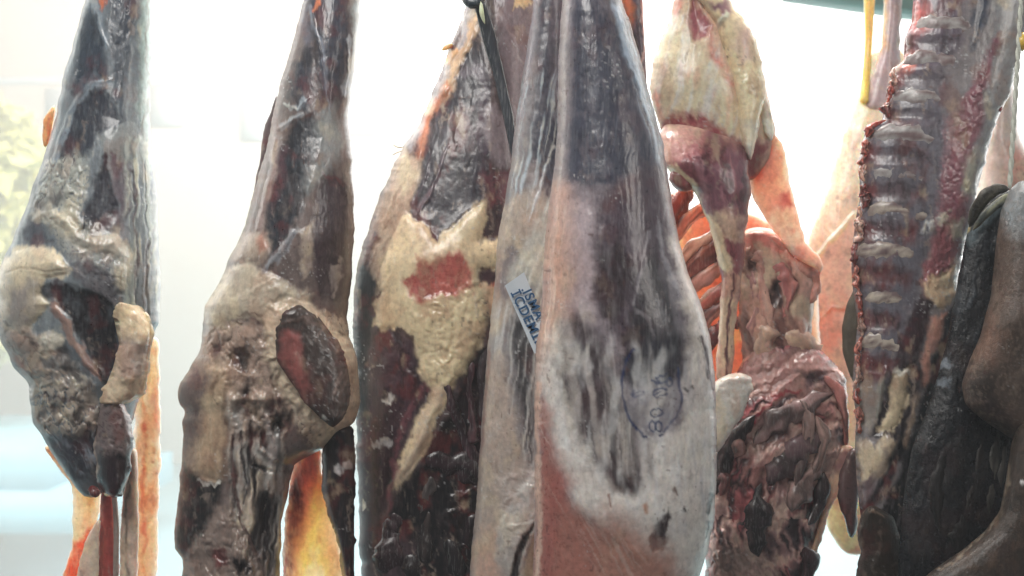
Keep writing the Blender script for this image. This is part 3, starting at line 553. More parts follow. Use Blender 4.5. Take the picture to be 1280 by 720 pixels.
# ================================================================== C : dark muscle, pale fat with a bright red cut, tied at the top
Cc = thing('hanging_carcass', 'dark red side with cream fat around a bright red cut and a tied top', 'carcass', 540, 760, 1.06, GRP)
cL = [(-230, 622), (-50, 596), (0, 585), (25, 577), (47, 566), (75, 558), (108, 544), (150, 527), (189, 501), (224, 485), (252, 472), (291, 458), (327, 447), (360, 442), (420, 441), (500, 444), (600, 447), (770, 452)]
cR = [(-230, 660), (-50, 668), (0, 672), (100, 676), (300, 680), (500, 670), (770, 660)]
lay = [
 P([(585, 20), (600, 50), (612, 100), (612, 200), (606, 250), (576, 268), (560, 285), (546, 304), (538, 298), (535, 275), (525, 270), (512, 268), (526, 205), (545, 150), (560, 112), (575, 78)], (66, 60, 74), 4, 4, -1.5),
 Fb([(545, 120), (612, 120), (604, 260), (520, 268)], (96, 90, 104), .3, 6, 60, 12, 8, .8, a=.7),
 S([(562, 180), (548, 215), (534, 250), (522, 268)], [2, 5, 6, 3], (122, 108, 116), h=2), S([(540, 190), (530, 225), (520, 255)], [3, 4, 3], (100, 88, 98), h=1.2),
 P([(540, 110), (560, 80), (575, 40), (590, 8), (598, 26), (580, 70), (562, 108), (540, 140), (524, 170), (500, 196)], (156, 150, 152), 4, 5, 1),
 Fb([(500, 196), (575, 40), (590, 8), (598, 26), (540, 140)], (186, 180, 176), .4, 4, 40, 22, 6, .8, a=.6),
 S([(598, 22), (584, 56), (568, 88), (556, 116)], [8, 13, 12, 12], (188, 160, 124), 3, 3, 2.5), S([(556, 112), (546, 130), (534, 148), (528, 172), (522, 198)], [11, 11, 12, 9, 6], (190, 124, 92), 3, 3, 2.2),
 S([(560, 78), (572, 60)], 8, (206, 170, 120), h=1),
 P([(566, 100), (582, 84), (602, 78), (606, 96), (580, 100)], (110, 100, 110), 4, 5),
 P([(604, 84), (616, 140), (612, 200), (606, 240), (596, 180), (600, 120)], (84, 66, 82), 5, 4),
 P([(586, 160), (604, 140), (604, 160), (590, 180)], (100, 62, 78), 8, 5),
 P([(616, -40), (670, -40), (670, 210), (648, 200), (632, 120), (620, 60)], (134, 116, 120), 5, 4), Fb([(620, 0), (665, 0), (660, 180), (630, 100)], (156, 140, 140), .35, 5, 60, -25, 8, .6, a=.6),
 P([(628, -40), (662, -40), (662, 6), (640, 8)], (206, 160, 86), 3, 4, sss=.5),
 P([(608, 130), (622, 128), (632, 150), (640, 205), (632, 214), (614, 206), (606, 180)], (132, 118, 122), 3, 3, .8),
 P([(604, 214), (640, 210), (662, 214), (662, 310), (600, 310), (612, 260)], (112, 58, 68), 5, 5, -1),
 P([(610, 262), (640, 250), (650, 290), (640, 304), (602, 300)], (66, 46, 56), 5, 5, -1),
 P([(460, 300), (486, 226), (505, 190), (525, 200), (516, 262), (504, 290), (490, 310), (480, 330), (470, 380)], (172, 150, 128), 5, 5, .8),
 Fb([(455, 320), (505, 190), (525, 210), (500, 300), (475, 400)], (196, 180, 156), .45, 4, 45, 28, 8, 1.0, a=.7),
 P([(440, 420), (444, 330), (470, 284), (472, 300), (458, 340), (462, 380), (456, 420)], (120, 74, 64), 5, 6, .5),
 P([(440, 340), (456, 330), (474, 360), (468, 420), (460, 470), (464, 540), (440, 560)], (38, 32, 38), 5, 5, -1.0),
 P([(505, 262), (520, 276), (534, 282), (546, 300), (562, 288), (590, 262), (608, 252), (608, 275), (600, 300), (622, 298), (660, 300), (660, 334), (622, 336), (600, 338), (598, 366), (610, 390), (602, 424), (590, 452), (570, 482), (556, 512), (536, 556), (512, 588), (496, 612), (487, 606), (500, 562), (522, 522), (542, 486), (524, 462), (528, 442), (516, 426), (492, 410), (468, 414), (474, 370), (478, 330), (490, 296)], (204, 186, 148), 2.5, 5, 3.2, 6),
 L_([(500, 370), (600, 350), (612, 395), (580, 470), (540, 490), (524, 450)], 34, 1.8, (212, 194, 154), a=.7, asp=1.3),
 Fb([(480, 270), (560, 290), (600, 310), (500, 330)], (176, 160, 134), .3, 5, 30, 20, 8, -.4, a=.6),
 S([(548, 490), (530, 540), (500, 596)], [18, 16, 8], (186, 168, 140), 3, 3, 2), Fb([(540, 480), (560, 500), (500, 606), (490, 600)], (204, 190, 166), .4, 4, 40, 30, 6, 1, a=.6),
 P([(498, 350), (520, 343), (517, 319), (535, 334), (555, 321), (577, 319), (588, 334), (592, 366), (572, 368), (552, 370), (528, 379), (510, 371)], (178, 96, 88), 4, 4, -1.0, 5, rough=.3, brk=.3),
 Fb([(545, 340), (592, 335), (592, 366), (545, 370)], (206, 120, 110), .3, 18, 5, 8, 4, .5, a=.5),  # lighter streaks paint a highlight on the red cut
 P([(600, 340), (660, 336), (660, 356), (600, 356)], (96, 70, 80), 4, 4, -1), S([(604, 358), (612, 362), (620, 356)], 6, (190, 90, 80)),
 P([(604, 356), (626, 358), (630, 390), (612, 396)], (188, 160, 128), 4, 5, 1),
 P([(470, 414), (492, 412), (514, 428), (524, 446), (520, 462), (538, 488), (520, 520), (496, 566), (480, 640), (470, 700), (470, 780), (445, 780), (446, 600), (462, 500)], (84, 58, 68), 4, 4, .5),
 L_([(474, 418), (512, 430), (524, 470), (500, 500), (474, 490)], 22, 1.6, (98, 72, 82), a=.5),
 S([(530, 484), (508, 520), (494, 560), (488, 620), (484, 700)], [4, 6, 6, 4, 4], (140, 84, 92), 2, 4, 1.2, a=.8),
 S([(480, 500), (488, 498)], 6, (190, 186, 180), warp=3), S([(466, 556), (480, 554), (486, 556)], 6, (170, 166, 166), warp=5), S([(454, 630), (455, 636)], 4, (230, 230, 226)),
 P([(596, 440), (660, 400), (660, 780), (490, 780), (488, 640), (500, 606), (530, 572), (560, 520)], (36, 30, 34), 5, 6, -5, 12),  # darkness of the open cavity painted into the colour
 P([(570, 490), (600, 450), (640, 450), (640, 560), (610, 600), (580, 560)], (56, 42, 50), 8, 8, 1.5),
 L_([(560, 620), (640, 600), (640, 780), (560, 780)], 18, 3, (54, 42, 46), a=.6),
 P([(468, 690), (500, 660), (520, 690), (510, 780), (460, 780)], (92, 72, 78), 6, 6, 1.5),
]
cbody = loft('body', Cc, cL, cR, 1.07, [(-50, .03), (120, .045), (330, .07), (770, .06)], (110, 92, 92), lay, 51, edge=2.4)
def lay_on(name, root, base, pts, rad, col, seed, lift=-.002, **k):
    return strand(name, root, [(x_, y_, on(base, x_, y_, lift)) for (x_, y_) in pts], rad, col, seed, **k)
for nm, pts, rad, c, c2 in (
    ('vein', [(556, 478), (566, 505), (580, 545), (596, 578), (614, 598)], [4, 7, 5, 8, 12], (104, 72, 80), (60, 44, 50)),
    ('vein', [(590, 452), (584, 490), (592, 530), (586, 556)], [6, 5, 5, 9], (112, 76, 82), (70, 48, 54)),
    ('cartilage', [(541, 592), (536, 612), (524, 634), (508, 646), (492, 648)], [7, 9, 7, 6, 5], (104, 94, 92), (70, 62, 62)),
    ('cartilage', [(538, 636), (534, 665), (536, 700), (540, 770)], [5, 11, 10, 10], (84, 72, 70), (48, 40, 42)),
    ('meat_ribbon', [(498, 640), (486, 664), (496, 690), (490, 770)], [8, 12, 20, 20], (88, 64, 70), (60, 44, 48)),
    ('meat_ribbon', [(530, 572), (560, 576), (590, 590), (612, 622), (606, 660)], [10, 14, 18, 16, 10], (80, 56, 62), (50, 38, 42)),
    ('meat_ribbon', [(612, 424), (606, 480), (614, 560)], [7, 12, 9], (88, 74, 78), (58, 46, 50)),
    ('meat_ribbon', [(510, 690), (520, 720), (516, 770)], [10, 18, 16], (62, 52, 54), (44, 36, 38)),
    ('meat_ribbon', [(560, 670), (572, 710), (566, 770)], [9, 14, 16], (52, 42, 46), (38, 30, 34)),
    ('meat_ribbon', [(592, 640), (586, 690), (598, 770)], [9, 12, 14], (70, 48, 54), (40, 32, 36))):
    lay_on(nm, Cc, cbody, pts, rad, c, 61 + len(pts) + int(pts[0][0]), -.003 if nm != 'vein' else -.001, col2=c2, wob=.6, flat=.6, sides=16)
strand('membrane_tab', Cc, [(552, 63, 1.06), (560, 58, 1.06), (566, 56, 1.06)], [2, 4, 3], (210, 176, 120), 69, sss=.6)
strand('hair_strand', Cc, [(504, 188, 1.05), (498, 190, 1.05), (490, 194, 1.05)], [.8, .7, .5], (196, 180, 150), 70, sides=6); strand('hair_strand', Cc, [(505, 184, 1.05), (497, 184, 1.05), (491, 181, 1.05)], [.8, .7, .5], (196, 180, 150), 71, sides=6)
hook = thing('hanging_strap', 'dark looped strap knotted round the top of the tied dark side', 'strap', 604, 10, 1.0)
strand('strap_band', hook, [(594, -230, 1.02), (596, -60, 1.02), (598, -10, 1.01), (602, 14, 1.0), (612, 50, 1.005), (624, 95, 1.01), (636, 150, 1.01), (646, 210, 1.015)], [8, 8, 9, 8, 9, 7, 6, 4], (60, 66, 76), 72, flat=.5, wob=.1, mat=M['flesh'], col2=(76, 82, 92))
strand('strap_loop', hook, [(584, -14, 1.0), (582, -2, .995), (590, 5, .99), (600, 2, .99), (606, -10, .995)], [5, 7, 7, 6, 5], (50, 66, 76), 73, wob=.1, col2=(70, 86, 96))
strand('strap_edge', hook, [(601, 2, .985), (602, 16, .985), (606, 30, .988)], [2, 3, 1.5], (190, 200, 160), 74, wob=.1)
# ================================================================== D : smooth pale leg carrying the paper label
D = thing('hanging_carcass', 'slim pale leg streaked with white membrane, carrying a small paper label', 'carcass', 645, 760, .97, GRP)
dL = [(-230, 694), (-60, 680), (0, 667), (50, 660), (100, 652), (150, 645), (200, 639), (250, 631), (300, 622), (350, 619), (430, 610), (500, 604), (570, 599), (620, 596), (720, 587), (780, 584)]
dR = [(-230, 716), (-60, 712), (0, 712), (300, 716), (780, 712)]
lay = [
 P([(664, -40), (676, -40), (668, 60), (660, 110), (650, 160), (646, 150), (654, 80)], (134, 126, 136), 4, 3, .8),
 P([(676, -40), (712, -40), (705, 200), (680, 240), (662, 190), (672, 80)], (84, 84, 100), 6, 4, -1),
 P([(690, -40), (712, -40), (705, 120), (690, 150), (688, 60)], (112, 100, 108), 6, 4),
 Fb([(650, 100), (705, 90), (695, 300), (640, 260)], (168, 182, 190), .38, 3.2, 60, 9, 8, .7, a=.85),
 P([(630, 262), (646, 240), (680, 240), (690, 262), (672, 300), (650, 350), (640, 400), (616, 420), (620, 320)], (160, 146, 134), 6, 4, .6),
 P([(624, 330), (640, 300), (652, 320), (640, 350), (632, 380), (622, 360)], (126, 118, 122), 6, 5, -.8),
 S([(692, 185), (682, 210), (674, 240), (662, 275)], [3, 3, 4, 2], (184, 190, 194), h=1), S([(690, 205), (686, 225), (684, 245)], 4, (100, 100, 112)),
 P([(686, 250), (700, 270), (700, 370), (690, 380), (650, 345), (640, 360), (632, 350), (650, 318), (668, 285)], (166, 166, 158), 7, 4, 1.5),
 Fb([(640, 350), (686, 250), (705, 270), (700, 370), (650, 400)], (192, 192, 186), .4, 3, 60, 22, 6, .6, a=.8),
 P([(640, 400), (660, 400), (690, 430), (690, 560), (668, 600), (660, 560), (648, 500), (640, 450)], (86, 84, 88), 8, 6, -1.2),
 Fb([(615, 380), (690, 380), (690, 600), (620, 600)], (176, 176, 174), .42, 2.8, 80, 6, 10, .6, a=.85),
 P([(606, 470), (626, 430), (640, 500), (652, 560), (658, 610), (640, 640), (630, 700), (626, 780), (582, 780), (592, 660)], (164, 150, 140), 8, 4, .8),
 P([(596, 680), (620, 660), (624, 780), (584, 780)], (182, 152, 134), 12, 4),
 P([(620, 660), (650, 610), (675, 580), (678, 640), (660, 690), (645, 740), (636, 720), (622, 700)], (172, 166, 160), 3, 5, 2.5),
 L_([(624, 600), (676, 580), (676, 660), (630, 700)], 18, 1.6, (186, 180, 176), a=.5),
 S([(668, 655), (656, 672), (646, 700), (638, 740)], [3, 8, 10, 10], (52, 40, 42), h=-4), P([(660, 680), (676, 650), (676, 780), (648, 780)], (152, 134, 112), 3, 3),  # dark stroke paints the crevice shade
 S([(612, 440), (606, 500), (600, 580)], 3, (150, 100, 96), a=.5),
]
loft('body', D, dL, dR, .97, [(-60, .03), (200, .035), (400, .045), (780, .04)], (136, 132, 134), lay, 81, edge=1.2, rough=.38, amp=.6, warp=.6, variety=.5)

# ---- paper label with blue lettering
def paper(name, root, quad, d, lift, mat):
    V = []; n = 14
    for i in range(n + 1):
        t = i / n
        for s_ in np.linspace(0, 1, 7):
            a_ = np.array(quad[0]) * (1 - t) + np.array(quad[3]) * t; b_ = np.array(quad[1]) * (1 - t) + np.array(quad[2]) * t
            p = a_ * (1 - s_) + b_ * s_; dd = d - 0.0012 * math.sin(math.pi * s_) + 0.0008 * math.sin(t * 5.0)
            V.append(((p[0] - 640) * K * dd, dd, CZ - (p[1] - 360) * K * dd))
    m_ = len(V); V += [(v[0], v[1] + 0.0006, v[2]) for v in V]; F = []
    for i in range(n):
        for j in range(6):
            a_ = i * 7 + j; F.append((a_, a_ + 7, a_ + 8, a_ + 1)); F.append((m_ + a_, m_ + a_ + 1, m_ + a_ + 8, m_ + a_ + 7))
    return new_mesh(name, V, F, mat, root)
lab = paper('paper_label', D, [(631, 357), (655, 340), (692, 432), (668, 442)], .9185, 0, M['paper'])
tag(lab, 'small white paper label printed with blue capital letters')
def text(s, x, y, size, ang, d, root, sub):
    cu = bpy.data.curves.new('lettering', 'FONT'); cu.body = s; cu.size = size * K * d; cu.space_character = 1.12; cu.offset = 0.00028; cu.extrude = 0.0002
    ob = bpy.data.objects.new('lettering', cu); COL.objects.link(ob)
    dg = bpy.context.evaluated_depsgraph_get(); me = bpy.data.meshes.new_from_object(ob.evaluated_get(dg)); bpy.data.objects.remove(ob)
    o = bpy.data.objects.new('lettering', me); COL.objects.link(o); me.materials.clear(); me.materials.append(M['ink_blue'])
    mt = Matrix.Translation(((x - 640) * K * d, d, CZ - (y - 360) * K * d)) @ Matrix.Rotation(math.pi / 2, 4, 'X') @ Matrix.Rotation(-math.radians(ang), 4, 'Z')
    me.transform(mt); me.transform(Matrix.Translation(-Vector(thing_loc[root.name]))); o.parent = sub
    return o
text('ISMA', 653, 365, 17, 64, .9158, D, lab)
text('İÇDEMİR', 638, 366, 17, 64, .9158, D, lab)

# ================================================================== E : big front leg with the ink stamp
E = thing('hanging_carcass', 'large smooth leg wrapped in pale membrane with an oval blue ink stamp', 'carcass', 780, 760, .88, GRP)
eL = [(-230, 712), (-60, 705), (0, 703), (50, 699), (100, 697), (150, 697), (200, 694), (250, 687), (300, 681), (350, 678), (400, 676), (430, 670), (500, 668), (650, 668), (720, 666), (780, 664)]
eR = [(-230, 748), (-60, 765), (0, 777), (30, 788), (60, 797), (100, 808), (130, 815), (150, 821), (180, 829), (240, 838), (300, 848), (340, 860), (380, 876), (420, 888), (470, 894), (540, 896), (600, 896), (650, 893), (690, 885), (720, 874), (780, 850)]
BL = (30, 58, 128)
def arc(cx, cy, rx, ry, a0, a1, n=14): return [(cx + rx * math.cos(math.radians(a0 + (a1 - a0) * i / (n - 1))), cy + ry * math.sin(math.radians(a0 + (a1 - a0) * i / (n - 1)))) for i in range(n)]
def ink(pts, wd=2.2, a=.75): return S(pts, wd + .3, BL, 1.1, .8, 0, a=min(1, a + .15), mott=.3, brk=.5)
stamp = [ink(arc(814, 486, 37, 62, 100, 235), 2.6, .72), ink(arc(814, 486, 37, 62, -25, 72), 2.8, .72)]
for (cx_, cy_) in ((820, 533), (820, 516)):
    stamp += [ink(arc(cx_ - 4.5, cy_, 4.5, 5.5, 0, 360, 12), 2), ink(arc(cx_ + 4.5, cy_, 4.5, 5.5, 0, 360, 12), 2)] if cy_ == 533 else [ink(arc(cx_, cy_, 9, 5.5, 0, 360, 14), 2)]
stamp += [ink(arc(825, 490, 9, 6, 20, 330, 14), 2.2), ink([(816, 492), (825, 490)], 2.2), ink([(816, 476), (834, 476)], 2.2, .6), ink([(825, 476), (822, 470), (834, 468)], 2, .6),
          ink(arc(797, 489, 7, 6, 0, 230, 12), 2.2, .3), ink([(790, 489), (804, 489)], 2, .35), ink(arc(838, 478, 4, 5, 0, 360, 10), 2, .5)]
lay = [
 P([(700, -40), (712, -40), (712, 60), (708, 160), (706, 230), (692, 230), (698, 120)], (144, 136, 136), 5, 3, .5),
 P([(714, -40), (778, -40), (800, 80), (826, 180), (836, 240), (800, 215), (760, 235), (730, 238), (708, 220), (712, 100)], (76, 78, 98), 8, 6),  # top muscle painted slate, with the cool glare in its colour
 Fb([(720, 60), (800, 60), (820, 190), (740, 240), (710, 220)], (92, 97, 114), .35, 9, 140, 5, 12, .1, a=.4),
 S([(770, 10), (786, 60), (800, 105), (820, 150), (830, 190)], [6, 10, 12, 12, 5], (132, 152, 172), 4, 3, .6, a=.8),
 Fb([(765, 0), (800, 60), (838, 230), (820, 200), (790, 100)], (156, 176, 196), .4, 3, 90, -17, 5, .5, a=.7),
 P([(690, 225), (708, 236), (718, 270), (722, 330), (716, 380), (700, 410), (684, 440), (668, 520), (666, 430), (676, 330)], (186, 150, 130), 22, 5, .3),
 Fb([(680, 260), (712, 260), (705, 420), (672, 470)], (210, 186, 166), .28, 3, 50, 5, 8, .4, a=.7),
 P([(714, 262), (728, 252), (748, 262), (742, 310), (750, 370), (744, 400), (720, 380), (722, 320)], (166, 152, 156), 18, 5, .4),  # soft lavender highlight painted on the leg
 P([(744, 250), (792, 214), (832, 200), (846, 300), (860, 350), (872, 400), (858, 470), (840, 480), (800, 440), (776, 420), (748, 390), (742, 320)], (90, 76, 88), 10, 6),
 S([(758, 262), (772, 240), (790, 222)], 12, (128, 92, 92), 8, 4, a=.5),
 P([(745, 318), (774, 300), (792, 330), (782, 380), (772, 408), (752, 400), (744, 360)], (70, 58, 64), 8, 6),
 P([(798, 330), (820, 310), (850, 370), (856, 470), (824, 480), (796, 460), (786, 420)], (62, 56, 66), 7, 7),
 Fb([(750, 270), (850, 270), (870, 420), (780, 420)], (150, 144, 152), .26, 14, 50, -8, 12, .2, a=.45),
 S([(812, 290), (806, 320), (798, 350), (792, 380)], [3, 5, 4, 3], (140, 134, 140), 2, 2, .4, a=.7), S([(822, 270), (828, 310), (842, 350), (856, 380)], [3, 5, 5, 4], (140, 138, 146), 2, 3, .5, a=.8),
 S([(798, 388), (812, 398), (818, 420), (808, 440), (794, 434)], 5, (132, 128, 134), 2, 3, a=.6), S([(822, 376), (834, 400), (838, 430)], 5, (126, 124, 130), 2, 3, a=.5),
 P([(842, 300), (862, 340), (880, 390), (892, 430), (894, 560), (896, 700), (860, 780), (830, 720), (780, 684), (745, 656), (718, 634), (692, 580), (680, 510), (672, 480), (690, 420), (706, 400), (716, 470), (740, 560), (770, 610), (798, 612), (800, 560), (806, 545), (850, 540), (858, 480), (868, 420), (856, 370)], (204, 198, 192), 9, 7, .5),
 P([(700, 400), (720, 390), (752, 424), (772, 462), (786, 500), (798, 560), (800, 606), (790, 616), (768, 612), (742, 580), (716, 530), (698, 470)], (86, 74, 78), 10, 6),
 P([(764, 500), (782, 510), (798, 570), (798, 612), (780, 614), (766, 590), (760, 540)], (72, 58, 62), 5, 5, -.4),
 P([(780, 420), (846, 420), (850, 470), (836, 484), (812, 480), (790, 486), (776, 470)], (64, 62, 76), 5, 7),
 Fb([(700, 380), (760, 380), (800, 600), (720, 560)], (196, 188, 184), .42, 10, 60, -6, 14, .4, a=.5),
 Fb([(700, 380), (760, 380), (800, 600), (720, 560)], (196, 190, 190), .34, 1.8, 110, -5, 14, .25, a=.4),
 P([(778, 478), (846, 480), (848, 530), (826, 552), (800, 540), (782, 510)], (142, 138, 146), 8, 8, a=.8),
 P([(800, 545), (812, 540), (818, 600), (810, 606)], (112, 106, 110), 5, 6, a=.7),
 Fb([(690, 430), (890, 420), (896, 700), (800, 660), (700, 560)], (222, 217, 210), .38, 9, 34, 0, 14, .3, a=.55),
 Fb([(858, 330), (894, 430), (896, 660), (850, 640), (856, 430)], (150, 150, 162), .3, 7, 60, -6, 10, .3, a=.6),
 S([(876, 420), (884, 450), (888, 470)], [3, 5, 3], (84, 70, 80), h=-1), S([(890, 470), (892, 500)], 3, (110, 80, 90), h=-.6), S([(886, 640), (890, 620)], [4, 6], (76, 62, 66), h=-1), S([(884, 670), (888, 650)], [3, 4], (84, 70, 74)),
 P([(822, 652), (836, 640), (838, 648), (830, 688), (818, 690), (812, 674)], (78, 62, 66), 2, 4, -1), S([(814, 670), (822, 684)], 6, (90, 76, 82), warp=4),
 S([(842, 612), (846, 618)], 3, (110, 76, 66)), S([(805, 632), (808, 645)], 3, (170, 130, 104)), S([(762, 618), (764, 632)], 3, (150, 110, 100)), S([(854, 636), (856, 638)], 3, (70, 60, 62)),
 S([(858, 486), (859, 488)], 3, (60, 54, 60)), S([(866, 482), (867, 484)], 3.5, (60, 54, 60)), S([(676, 536), (677, 538)], 4, (80, 50, 50)),
 P([(678, 500), (683, 530), (690, 575), (704, 612), (720, 634), (750, 658), (778, 680), (816, 712), (836, 745), (836, 790), (660, 790), (672, 640), (676, 560)], (172, 116, 104), 10, 4, -1.4, 9, rough=.33, mott=.06, fib=.02, brk=.05),
 P([(680, 505), (690, 562), (712, 600), (700, 640), (690, 720), (676, 720), (678, 600)], (166, 98, 90), 14, 4, rough=.33, brk=.05),
 P([(760, 640), (846, 700), (846, 790), (740, 790)], (176, 130, 114), 18, 6, brk=.05),
 Fb([(672, 480), (696, 580), (750, 650), (830, 710), (830, 770), (780, 770), (730, 680), (690, 640)], (192, 172, 162), .3, 2.2, 60, -30, 12, .2, a=.5),
 S([(673, 480), (672, 560), (674, 660), (671, 780)], 7, (190, 160, 142), 2, 2, 1.2),
] + stamp
loft('leg', E, eL, eR, .88, [(-60, .04), (150, .055), (400, .075), (640, .07), (780, .045)], (134, 124, 130), lay, 91, step=1.3, edge=1.0, amp=.5, grain=.35, rough=.36, prof=.55, fib=.08, warp=.6, variety=.22, film=.12)
loft('tendon_flap', E, [(-230, 770), (-60, 764), (0, 776), (60, 794), (112, 806), (120, 807)], [(-230, 796), (-60, 802), (0, 803), (60, 806), (112, 809), (120, 809)], .96, .006, (112, 88, 98), [P([(780, -60), (796, -60), (792, 0), (790, 28), (784, 40), (778, 0)], (220, 120, 60), 5, 2), S([(803, -60), (804, 20), (806, 100)], 3, (170, 140, 130))], 92, edge=.6, sss=.8)

# ================================================================== G : red carcass with cream fat leg and open rib cavity
G = thing('hanging_carcass', 'red lamb carcass with a cream fat leg, hanging flank and open rib cavity', 'carcass', 930, 760, 1.12, GRP)
gL = [(-230, 856), (-60, 850), (0, 842), (22, 839), (50, 826), (78, 816), (117, 812), (150, 822), (180, 834), (230, 850)]
gR = [(-230, 884), (-60, 890), (0, 911), (22, 926), (50, 946), (83, 953), (125, 962), (164, 970), (200, 964), (230, 940)]
lay = [
 P([(812, 120), (820, 60), (842, 10), (860, -10), (880, 60), (920, 120), (940, 190), (900, 160), (860, 140), (830, 150)], (214, 198, 164), 8, 6, .5),
 Fb([(812, 140), (842, 0), (900, 60), (940, 190), (860, 150)], (232, 222, 200), .42, 6, 50, 14, 8, .8, a=.8),
 Fb([(812, 140), (842, 0), (900, 60), (940, 190), (860, 150)], (206, 158, 130), .25, 9, 45, 8, 8, .4, a=.6),
 P([(838, 0), (846, -20), (852, 10), (842, 26)], (196, 124, 106), 4, 3), P([(812, 118), (820, 108), (830, 150), (820, 152)], (206, 136, 110), 4, 3),
 P([(862, -30), (876, 12), (890, 30), (886, 46), (872, 54), (866, 56), (860, 30)], (168, 96, 104), 4, 4, -3, 5),
 P([(886, 34), (892, 60), (906, 90), (918, 100), (900, 96), (890, 70)], (196, 116, 104), 5, 4, -2),
 P([(826, 152), (850, 140), (880, 146), (930, 176), (960, 180), (940, 240), (840, 240)], (168, 88, 92), 5, 6, -1),
]
loft('leg', G, gL, gR, 1.10, [(-60, .03), (100, .05), (230, .03)], (206, 178, 152), lay, 101, sss=.2, edge=2, amp=1)
loft('fat_flap', G, [(-40, 850), (-10, 862), (10, 880), (30, 894), (60, 902), (100, 915), (130, 921), (165, 925), (178, 928), (200, 936)], [(-40, 892), (-10, 908), (10, 918), (24, 930), (50, 946), (83, 953), (120, 956), (150, 950), (170, 948), (186, 944), (200, 940)], 1.065, .02, (214, 192, 150),
     [P([(882, 6), (906, 0), (914, 18), (900, 22)], (150, 110, 120), 4, 4, -1), P([(922, 30), (942, 36), (940, 80), (926, 84), (914, 60)], (190, 164, 148), 7, 5), L_([(918, 90), (945, 90), (945, 130), (922, 130)], 6, 1.4, (224, 206, 168), a=.5), P([(926, 150), (950, 150), (944, 196), (934, 200)], (226, 216, 192), 5, 3), S([(906, 20), (896, 34)], 6, (226, 214, 184), h=2)], 102, sm=4, edge=3, sss=.2, amp=1.4)
loft('white_tab', G, [(120, 948), (150, 950), (164, 954), (176, 962)], [(120, 958), (140, 964), (164, 968), (176, 966)], 1.08, .006, (226, 214, 190), [], 103, sm=3, sss=.5)
loft('flank_muscle', G, [(138, 856), (148, 834), (170, 824), (205, 828), (225, 848), (240, 868), (280, 886), (320, 896), (350, 902), (420, 898), (478, 894)], [(138, 876), (150, 896), (170, 922), (190, 934), (240, 938), (280, 934), (330, 930), (360, 926), (420, 918), (478, 916)], 1.06, [(138, .015), (200, .035), (340, .02), (478, .012)], (150, 84, 90),
     [P([(820, 130), (880, 130), (940, 160), (930, 186), (890, 168), (866, 176), (846, 190), (826, 205)], (204, 170, 150), 14, 9, 0), L_([(830, 160), (890, 150), (890, 200), (840, 205)], 14, 1.5, (176, 110, 112), a=.5),
      P([(890, 160), (938, 184), (938, 250), (930, 290), (910, 300), (880, 250), (870, 200)], (132, 84, 98), 8, 6), Fb([(860, 180), (936, 180), (936, 290), (880, 270)], (170, 124, 130), .3, 4, 40, -10, 10, .6, a=.6),
      P([(826, 206), (848, 204), (872, 228), (884, 262), (904, 290), (916, 330), (908, 344), (896, 320), (884, 290), (874, 260), (862, 236), (846, 228)], (216, 188, 150), 3, 4, 2.2), P([(894, 262), (924, 266), (926, 296), (908, 300)], (190, 164, 138), 6, 6, .8),
      P([(902, 344), (926, 340), (920, 480), (892, 480)], (192, 152, 130), 5, 5), S([(914, 344), (912, 400), (908, 470)], 4, (120, 76, 80), h=-1.5)], 104, sm=4, edge=2.5, sss=.12, amp=1.2, cap=24, bend=[(138, .05), (165, .02), (205, .0), (478, .0)])
loft('loin_lump', G, [(210, 838), (225, 836), (240, 846)], [(210, 856), (225, 872), (240, 866)], 1.055, .015, (150, 82, 84), [], 105, sm=3)
loft('side_flap', G, [(165, 952), (180, 940), (230, 938), (250, 940), (266, 952), (290, 968), (320, 990), (332, 1012), (340, 1024)], [(165, 968), (180, 979), (232, 989), (276, 999), (305, 1008), (320, 1026), (332, 1030), (340, 1028)], 1.10, .007, (216, 150, 136),
     [P([(938, 178), (964, 176), (956, 220), (938, 240)], (204, 84, 80), 8, 4), P([(960, 270), (984, 262), (998, 300), (988, 312), (972, 296)], (224, 192, 170), 6, 6), P([(972, 240), (988, 236), (994, 262), (980, 262)], (160, 88, 92), 6, 4), P([(950, 200), (975, 190), (980, 230), (955, 250)], (220, 150, 128), 10, 5)], 106, sm=4, edge=2.5, sss=.9, amp=1.2)
# the rib cavity: translucent wall, ribs in front of it
loft('cavity_wall', G, [(262, 846), (268, 838), (340, 834), (420, 836), (500, 850)], [(262, 930), (272, 950), (300, 1000), (340, 1022), (400, 1024), (460, 1026), (500, 1040)], 1.19, .008, (214, 140, 120),
     [P([(928, 262), (1000, 290), (1030, 340), (1030, 500), (930, 500), (934, 340)], (196, 128, 116), 8, 6), P([(836, 400), (890, 380), (890, 500), (840, 500)], (186, 74, 70), 14, 6)], 107, edge=1.6, sss=.9, amp=1.5)
ribs = [((836, 292, 860, 232), (150, 74, 66)), ((842, 306, 880, 258), (196, 120, 104)), ((848, 330, 892, 292), (176, 140, 132)), ((852, 350, 902, 306), (126, 78, 80)), ((858, 368, 906, 330), (176, 132, 124)), ((866, 396, 912, 352), (150, 84, 82)), ((870, 420, 912, 374), (170, 112, 106)), ((878, 446, 910, 404), (140, 66, 68))]
for q, ((x0, y0, x1, y1), c) in enumerate(ribs):
    strand('rib', G, [(x0 - 14, y0 + 12, 1.15), ((x0 + x1) / 2 - 3, (y0 + y1) / 2 - 2, 1.135), (x1, y1, 1.135), (x1 + 12, y1 - 8, 1.15)], [9, 10, 9, 6], c, 110 + q, flat=.35, wob=.7, sides=16, sss=.5, mat=M['thin_skin'], col2=tuple(int(v * .62) for v in c))
gl = [(284, 930), (300, 926), (330, 924), (400, 922), (440, 928), (500, 930), (540, 950)]
gr = [(284, 965), (300, 985), (330, 1014), (352, 1022), (380, 1018), (420, 1014), (440, 1020), (500, 1012), (540, 990)]
